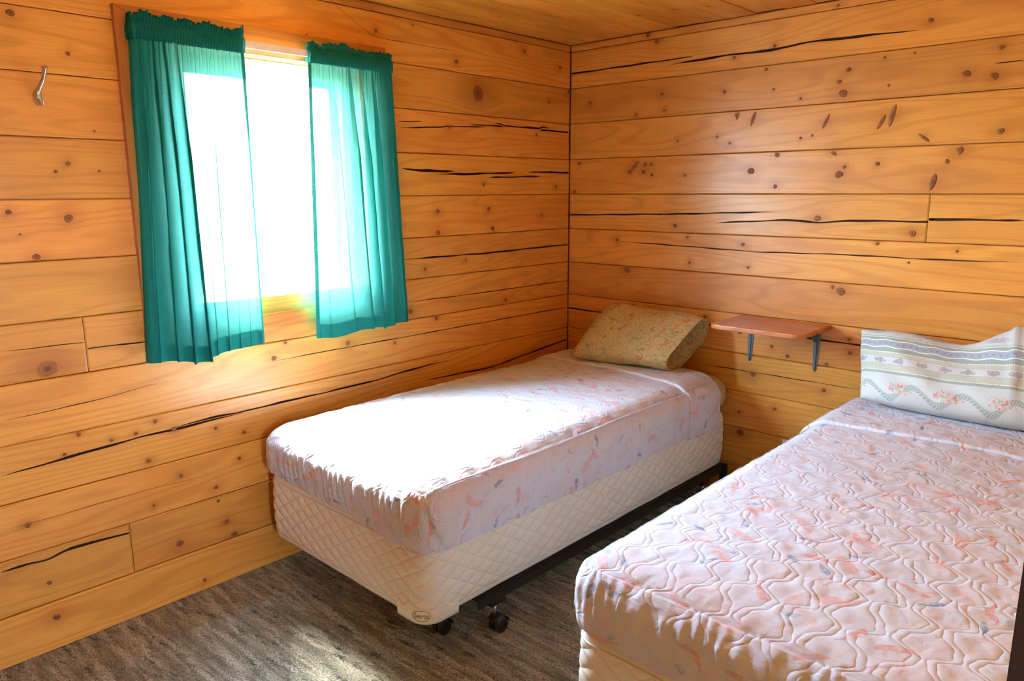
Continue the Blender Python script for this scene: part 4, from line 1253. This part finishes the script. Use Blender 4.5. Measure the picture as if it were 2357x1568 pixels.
def bed_frame(name, label, x0, y0, extra):
    root = thing(empty(name, (x0+BW/2, y0+BL/2, 0)), label, 'bed frame')
    xl, xr = x0-.006, x0+BW+.006
    ya, yb = y0+.22, y0+BL-.02
    for xx, d in ((xl, 1), (xr, -1)):
        box('side_rail', [((min(xx, xx+d*.004), max(xx, xx+d*.004)), (ya, yb), (.136, .1765)), ((min(xx, xx+d*.034), max(xx, xx+d*.034)), (ya, yb), (.1725, .1765))], BLACK_STEEL, root, .001)
    for yy in (ya+.055, yb-.25):
        box('cross_rail', [((xl+.034, xr-.034), (yy-.002, yy+.002), (.118, .150)), ((xl+.034, xr-.034), (yy-.030, yy+.002), (.146, .150))], BLACK_STEEL, root)
        box('rail_end', ((xr-.036, xr-.030), (yy-.004, yy+.002), (.100, .150)), CHROME, root)
    legs = [(xr-.022, ya+.10), (xl+.022, ya+.10), (xr-.022, yb-.16), (xl+.022, yb-.16)]+extra
    for lx, ly in legs:
        box('leg_plate', ((lx-.016, lx+.016), (ly-.030, ly+.036), (.112, .150)), BLACK_STEEL, root, .002)
        V, F = tube([(lx, ly, .112), (lx, ly, .056)], .0065, 12)
        obj('caster_stem', V, F, CHROME, root, True)
        hood = []
        for a in np.linspace(math.pi*.02, math.pi*.80, 10):
            hood.append((lx+.0, ly+.016+.031*math.cos(a), .029+.031*math.sin(a)))
        V, F = [], []
        for p in hood:
            V += [(p[0]-.024, p[1], p[2]), (p[0]+.024, p[1], p[2])]
        F = [(2*i, 2*i+1, 2*i+3, 2*i+2) for i in range(len(hood)-1)]
        ho = obj('caster_hood', V, F, BLACK_PLASTIC, root, True)
        sm = ho.modifiers.new('thick', 'SOLIDIFY'); sm.thickness = .003
        for d in (-.0135, .0135):
            V, F = [], []
            prof = [(-.0095, .012), (-.0095, .0245), (-.0065, .0275), (.0065, .0275), (.0095, .0245), (.0095, .012)]
            nn = 28
            for k in range(nn):
                a = 2*math.pi*k/nn
                for px_, r_ in prof:
                    V.append((lx+d+px_, ly+.016+r_*math.cos(a), .0278+r_*math.sin(a)))
            mm = len(prof)
            F = [tuple(q) for q in grid_faces(nn, mm, 0, True)]+[tuple(np.arange(nn)*mm), tuple(np.arange(nn)*mm+mm-1)]
            wh = obj('caster_wheel', V, F, BLACK_PLASTIC, root, False)
            rot_ok(wh)
    for xx in (xl, xr):
        box('end_bracket', ((xx-.018, xx+.018), (yb-.005, yb+.014), (.085, .176)), BLACK_PLASTIC, root, .006)
    return root
bed_frame('bed_frame', 'black angle-iron bed frame on twin-wheel casters under the window-side bed', B1X, B1Y, [(.885, -1.795)])
bed_frame('bed_frame', 'black angle-iron bed frame hidden beneath the bed by the doorway', B2X, B2Y, [])

# ------------------------------------------------------------------ pillows
def sle(n, e, up=True):
    a = np.linspace(0, 2*math.pi, n, endpoint=False)
    return np.sign(np.cos(a))*np.abs(np.cos(a))**e, np.sign(np.sin(a))*np.abs(np.sin(a))**e

def pillow_case(root, name, mat, path, nphi, ex, uvf, seed, open_end, wr):
    """path: list of rows (bottom point, top point, outward normal, half depth front, half depth back) along the length"""
    n = len(path)
    c, s = sle(nphi, ex)
    V, Q = [], []
    arc = 0; prev = None
    for i, (b, t, nr, df, db) in enumerate(path):
        b, t, nr = np.array(b, float), np.array(t, float), np.array(nr, float)
        mid = (b+t)/2; upv = (t-b)/2
        if prev is not None: arc += np.linalg.norm(mid-prev)
        prev = mid
        dep = np.where(s > 0, df*s, db*s)
        pts = mid+upv[None, :]*c[:, None]+nr[None, :]*dep[:, None]
        hgt = np.linalg.norm(t-b)
        w1 = wob(pts[:, 0]*wr, pts[:, 1]*wr, pts[:, 2]*wr, 1, seed)
        w2 = wob(pts[:, 0]*wr*2.6, pts[:, 1]*wr*2.6, pts[:, 2]*wr*2.6, 1, seed+2)
        fx = pts[:, 0]*1.0+pts[:, 2]*.8
        w3 = np.sin(fx*34+3*np.sin(pts[:, 2]*9+seed))*np.clip(np.sin(fx*7+pts[:, 2]*11+seed), 0, 1)
        pts = pts+nr[None, :]*((.0045*w3+.009*w1+.0045*w2)*np.abs(s)**.4)[:, None]
        V.append(pts)
        vv = (c+1)/2*hgt
        if mat is PAISLEY:                       # print follows the cloth all the way round
            st = np.linalg.norm(np.roll(pts, -1, 0)-pts, axis=1)
            vv = np.concatenate([[0], np.cumsum(st)[:-1]])
            vv = np.where(np.arange(nphi) <= nphi//2, vv[nphi//2]-vv, vv-vv[nphi//2])
        Q.append(np.stack([arc+0*c, vv, 0*c], -1))
    V, Q = np.array(V), np.array(Q)
    F = [tuple(f_) for f_ in grid_faces(nphi, n, 0, True)]
    Vt, Qt = V.transpose(1, 0, 2).reshape(-1, 3), Q.transpose(1, 0, 2).reshape(-1, 3)
    o = obj(name, Vt, F, mat, root, True, {'quv': Qt})
    rot_ok(o)
    return o, V

def lerp(a, b, t): return np.array(a)*(1-t)+np.array(b)*t

# olive paisley pillow leaning back against the wall at the head of the first bed
p1 = thing(empty('pillow', (.62, -.26, .66)), 'olive paisley pillow with coral roses propped at the head of the window-side bed', 'pillow')
rows = []
for q in np.linspace(0, 1, 60):
    env = (1-abs(2*q-1)**3.2)
    b = lerp((.365, -.42, .684), (.865, -.330, .696), q)+np.array([0, -.012, -.004])*env
    t = lerp((.345, -.100, .893), (.935, -.085, .882), q)+np.array([0, -.01, .006+.003*math.sin(q*9)])*env
    nr = np.array([.10, -.58, .80])
    df = .010+.085*env**.6 if q < .9 else .010+.085*max(env, .25)**.6
    db = .006+.050*env**.6+.085*max(0, (q-.72)/.28)**1.4
    rows.append((b, t, nr, df, db))
o, V = pillow_case(p1, 'pillowcase', PAISLEY, rows, 72, .72, None, 2, True, 7)
sd = o.modifiers.new('cloth', 'SOLIDIFY'); sd.thickness = .003; sd.offset = -1
# stuffing seen in the dark open end
rows2 = []
for q in np.linspace(0, 1, 30):
    e2 = math.sqrt(max(0, 1-(2*q-1)**4))
    ta = .04+.80*q
    b, t, nr, df, db = rows[int(ta*59)]
    mid = (np.array(b)+np.array(t))/2
    rows2.append((mid+(np.array(b)-mid)*.86*max(e2, .12), mid+(np.array(t)-mid)*.86*max(e2, .12), nr, .72*df*max(e2, .1), .55*db*max(e2, .1)))
pillow_case(p1, 'filling', plain('grey_green_pillow_ticking', (.22, .25, .22), .9), rows2, 36, .9, None, 3, False, 6)

# banded floral pillow standing against the wall on the second bed
p2 = thing(empty('pillow', (1.98, -.2, .66)), 'white pillow with sage bands and floral garlands standing against the wall by the doorway', 'pillow')
rows = []
for q in np.linspace(0, 1, 70):
    env = max(0, 1-abs(2*q-1)**3.0)
    b = lerp((1.712, -.255, .684), (2.44, -.262, .688), q)+np.array([0, -.03, -.008])*env
    rise = .130*max(0, min(1, (q-.50)/.34))**1.6
    t = lerp((1.640, -.085, .928), (2.40, -.080, .925), q)+np.array([0, 0, rise+.006*math.sin(q*11)])
    t = t+np.array([0, 0, -.016*math.exp(-((q-.52)/.12)**2)])
    if q > .70: t = t+np.array([0, -.012*math.sin((q-.7)*60), .008*math.sin((q-.7)*95)])
    nr = np.array([-.05, -.86, .50])
    rows.append((b, t, nr, .008+.088*env**.55, .006+.050*env**.6))
o, V = pillow_case(p2, 'pillowcase', BANDED, rows, 80, .74, None, 6, True, 7)
sd = o.modifiers.new('cloth', 'SOLIDIFY'); sd.thickness = .003; sd.offset = -1
rows2 = []
for q in np.linspace(0, 1, 30):
    e2 = math.sqrt(max(0, 1-(2*q-1)**4))
    b, t, nr, df, db = rows[int((.14+.80*q)*69)]
    mid = (np.array(b)+np.array(t))/2
    rows2.append((mid+(np.array(b)-mid)*.84*max(e2, .12), mid+(np.array(t)-mid)*.84*max(e2, .12), nr, .70*df*max(e2, .1), .55*db*max(e2, .1)))
pillow_case(p2, 'filling', plain('white_pillow_ticking', (.7, .7, .68), .9), rows2, 36, .9, None, 3, False, 6)

# ------------------------------------------------------------------ wall shelf on two steel brackets
sh = thing(empty('wall_shelf', (1.275, 0, .90)), 'small reddish wooden wall shelf with rounded front corners on two blue-grey steel brackets', 'shelf')
ol = []
x0, x1, yf, yb = 1.062, 1.486, -.330, -.003
def arc(cx_, cy_, r, a0, a1, n=8): return [(cx_+r*math.cos(math.radians(a0+(a1-a0)*k/n)), cy_+r*math.sin(math.radians(a0+(a1-a0)*k/n))) for k in range(n+1)]
ol = arc(x0+.045, yf+.045, .045, 180, 270)+arc(x1-.045, yf+.045, .045, 270, 360)+[(x1, yb), (x0, yb)]
zt, th = .919, .020
n = len(ol); V = []
ct = np.array([(x0+x1)/2, (yf+yb)/2])
for z, ins in ((zt-th, .003), (zt-th+.003, 0), (zt-.004, 0), (zt-.001, .0015), (zt, .005)):
    for (x, y) in ol:
        d = ct-np.array((x, y)); d /= np.linalg.norm(d)
        V.append((x+d[0]*ins, min(y+d[1]*ins, yb), z))
F = []
for k in range(4):
    F += [(k*n+i, k*n+(i+1) % n, (k+1)*n+(i+1) % n, (k+1)*n+i) for i in range(n)]
F += [tuple(range(n))[::-1], tuple(range(4*n, 5*n))]
A = np.array(V)
obj('shelf_board', V, F, SHELF_WOOD, sh, False, {'grain': np.stack([A[:, 0]+.2*A[:, 1], A[:, 1]-.13*A[:, 0]+A[:, 2], 0*A[:, 0]], -1)})
def bracket(xc, parent):
    zt_ = .8985
    o_ = []
    # wall leg and shelf leg, each a tapered pressed strip with a raised rib, and the web between
    V, F = [], []
    def strip(path, wfun, nrm):
        base = len(V)
        for i, (y, z) in enumerate(path):
            t = i/(len(path)-1); wd = wfun(t)
            for dx, l in ((-wd, 0), (-wd, .0022), (-wd*.40, .0022), (-wd*.22, .0075), (wd*.22, .0075), (wd*.40, .0022), (wd, .0022), (wd, 0)):
                V.append((xc+dx, y+nrm[0]*l, z+nrm[1]*l))
        k = 8
        for f_ in grid_faces(len(path), k): F.append(tuple(int(q)+base for q in f_))
        F.append(tuple(range(base, base+8))); F.append(tuple(range(base+8*(len(path)-1), base+8*len(path))))
    rr = lambda t: .0165-.008*t if t < .93 else (.0165-.008*t)*math.sqrt(max(.05, 1-((t-.93)/.07)**2*.9))
    strip([(-.0022, zt_-.198*t) for t in np.linspace(0, 1, 24)], rr, (-1, 0))
    strip([(-.0022-.235*t, zt_) for t in np.linspace(0, 1, 24)], rr, (0, -1))
    ob = obj('bracket', V, F, BLUE_STEEL, parent, False)
    rot_ok(ob)
    # curved gusset in the angle
    g = [(-.006, zt_-.004)]+[(-.006-.060*math.sin(a), zt_-.004-.060*math.cos(a)) for a in np.linspace(0, math.pi/2, 9)]
    V = [(xc-.004, *p) for p in g]+[(xc+.004, *p) for p in g]
    k = len(g)
    F = [tuple(range(k)), tuple(range(2*k-1, k-1, -1))]+[(i, k+i, k+(i+1) % k, (i+1) % k) for i in range(k)]
    gs = obj('gusset', V, F, BLUE_STEEL, ob)
    rot_ok(gs)
    for z, dx in ((.7105, 0), (zt_-.022, .011), (zt_-.022, -.011)):
        V, F = tube([(xc+dx, -.004, z), (xc+dx, -.0058, z), (xc+dx, -.0066, z)], [.0042, .0042, .002], 12)
        obj('screw', V, F, NICKEL, ob, True)
bracket(1.118, sh)
bracket(1.428, sh)

# ------------------------------------------------------------------ coat hook on the window wall
hk = thing(empty('coat_hook', (0, -2.572, 1.79)), 'brushed nickel double coat hook on the log wall beside the window', 'coat hook')
pts = catmull([(.0015, -2.5715, 1.772), (.006, -2.5715, 1.784), (.009, -2.5716, 1.796), (.012, -2.5716, 1.803), (.020, -2.5680, 1.8155), (.034, -2.5610, 1.836), (.046, -2.5580, 1.858), (.052, -2.5576, 1.868), (.0555, -2.5576, 1.8735)], 6)
n = len(pts)
rad = np.interp(np.linspace(0, 1, n), [0, .12, .3, .42, .55, .75, .88, .96, 1], [.006, .0100, .0104, .0078, .0056, .0054, .0084, .0094, .0035])
V, F = tube(pts, list(rad), 16)
obj('upper_prong', V, F, NICKEL, hk, True)
pts = catmull([(.007, -2.5716, 1.792), (.010, -2.573, 1.781), (.017, -2.5735, 1.771), (.025, -2.5712, 1.7645), (.032, -2.569, 1.767), (.036, -2.568, 1.775), (.038, -2.5678, 1.783)], 6)
n = len(pts)
rad = np.interp(np.linspace(0, 1, n), [0, .3, .6, .9, 1], [.0075, .0048, .0034, .0040, .0018])
V, F = tube(pts, list(rad), 14)
obj('lower_prong', V, F, NICKEL, hk, True)
V, F = [], []
pr_ = [(0.0005, 1.0), (.004, .97), (.0065, .80), (.0075, .0)]
nn = 28
for x, r_ in pr_:
    for k in range(nn):
        a = 2*math.pi*k/nn
        V.append((x, -2.5717+.0125*r_*math.cos(a), 1.788+.024*r_*math.sin(a)))
F = [(j*nn+i, j*nn+(i+1) % nn, (j+1)*nn+(i+1) % nn, (j+1)*nn+i) for j in range(3) for i in range(nn)]
bp = obj('base_plate', V, F, NICKEL, hk, True)
rot_ok(bp)
for z in (1.8005, 1.7755):
    V, F = tube([(.0072, -2.5717, z), (.0098, -2.5717, z), (.0104, -2.5717, z)], [.0036, .0033, .0015], 12)
    obj('screw', V, F, plain('dark_bronze_screw', (.20, .15, .11), .35, .9), hk, True)

# ------------------------------------------------------------------ outlets low on the walls
def outlet(label, c, ax):
    x, y, z = c
    t = thing(empty('wall_outlet', c), label, 'wall outlet')
    def bx(a, b, c_, d):  # a..b along, c_..d up, thickness
        return None
    if ax == 'back':
        box('cover_plate', ((x-.035, x+.035), (-.0065, -.0022), (z-.057, z+.057)), WHITE_PLASTIC, t, .002)
        for dz in (-.02, .02): box('socket', ((x-.017, x+.017), (-.0085, -.0064), (z+dz-.014, z+dz+.014)), WHITE_PLASTIC, t, .001)
    else:
        box('cover_plate', ((.0062, .0105), (y-.035, y+.035), (z-.057, z+.057)), WHITE_PLASTIC, t, .002)
        for dz in (-.02, .02): box('socket', ((.0104, .0125), (y-.017, y+.017), (z+dz-.014, z+dz+.014)), WHITE_PLASTIC, t, .001)
outlet('small cream outlet plate on the back wall just above the nearer quilt', (1.340, 0, .295), 'back')
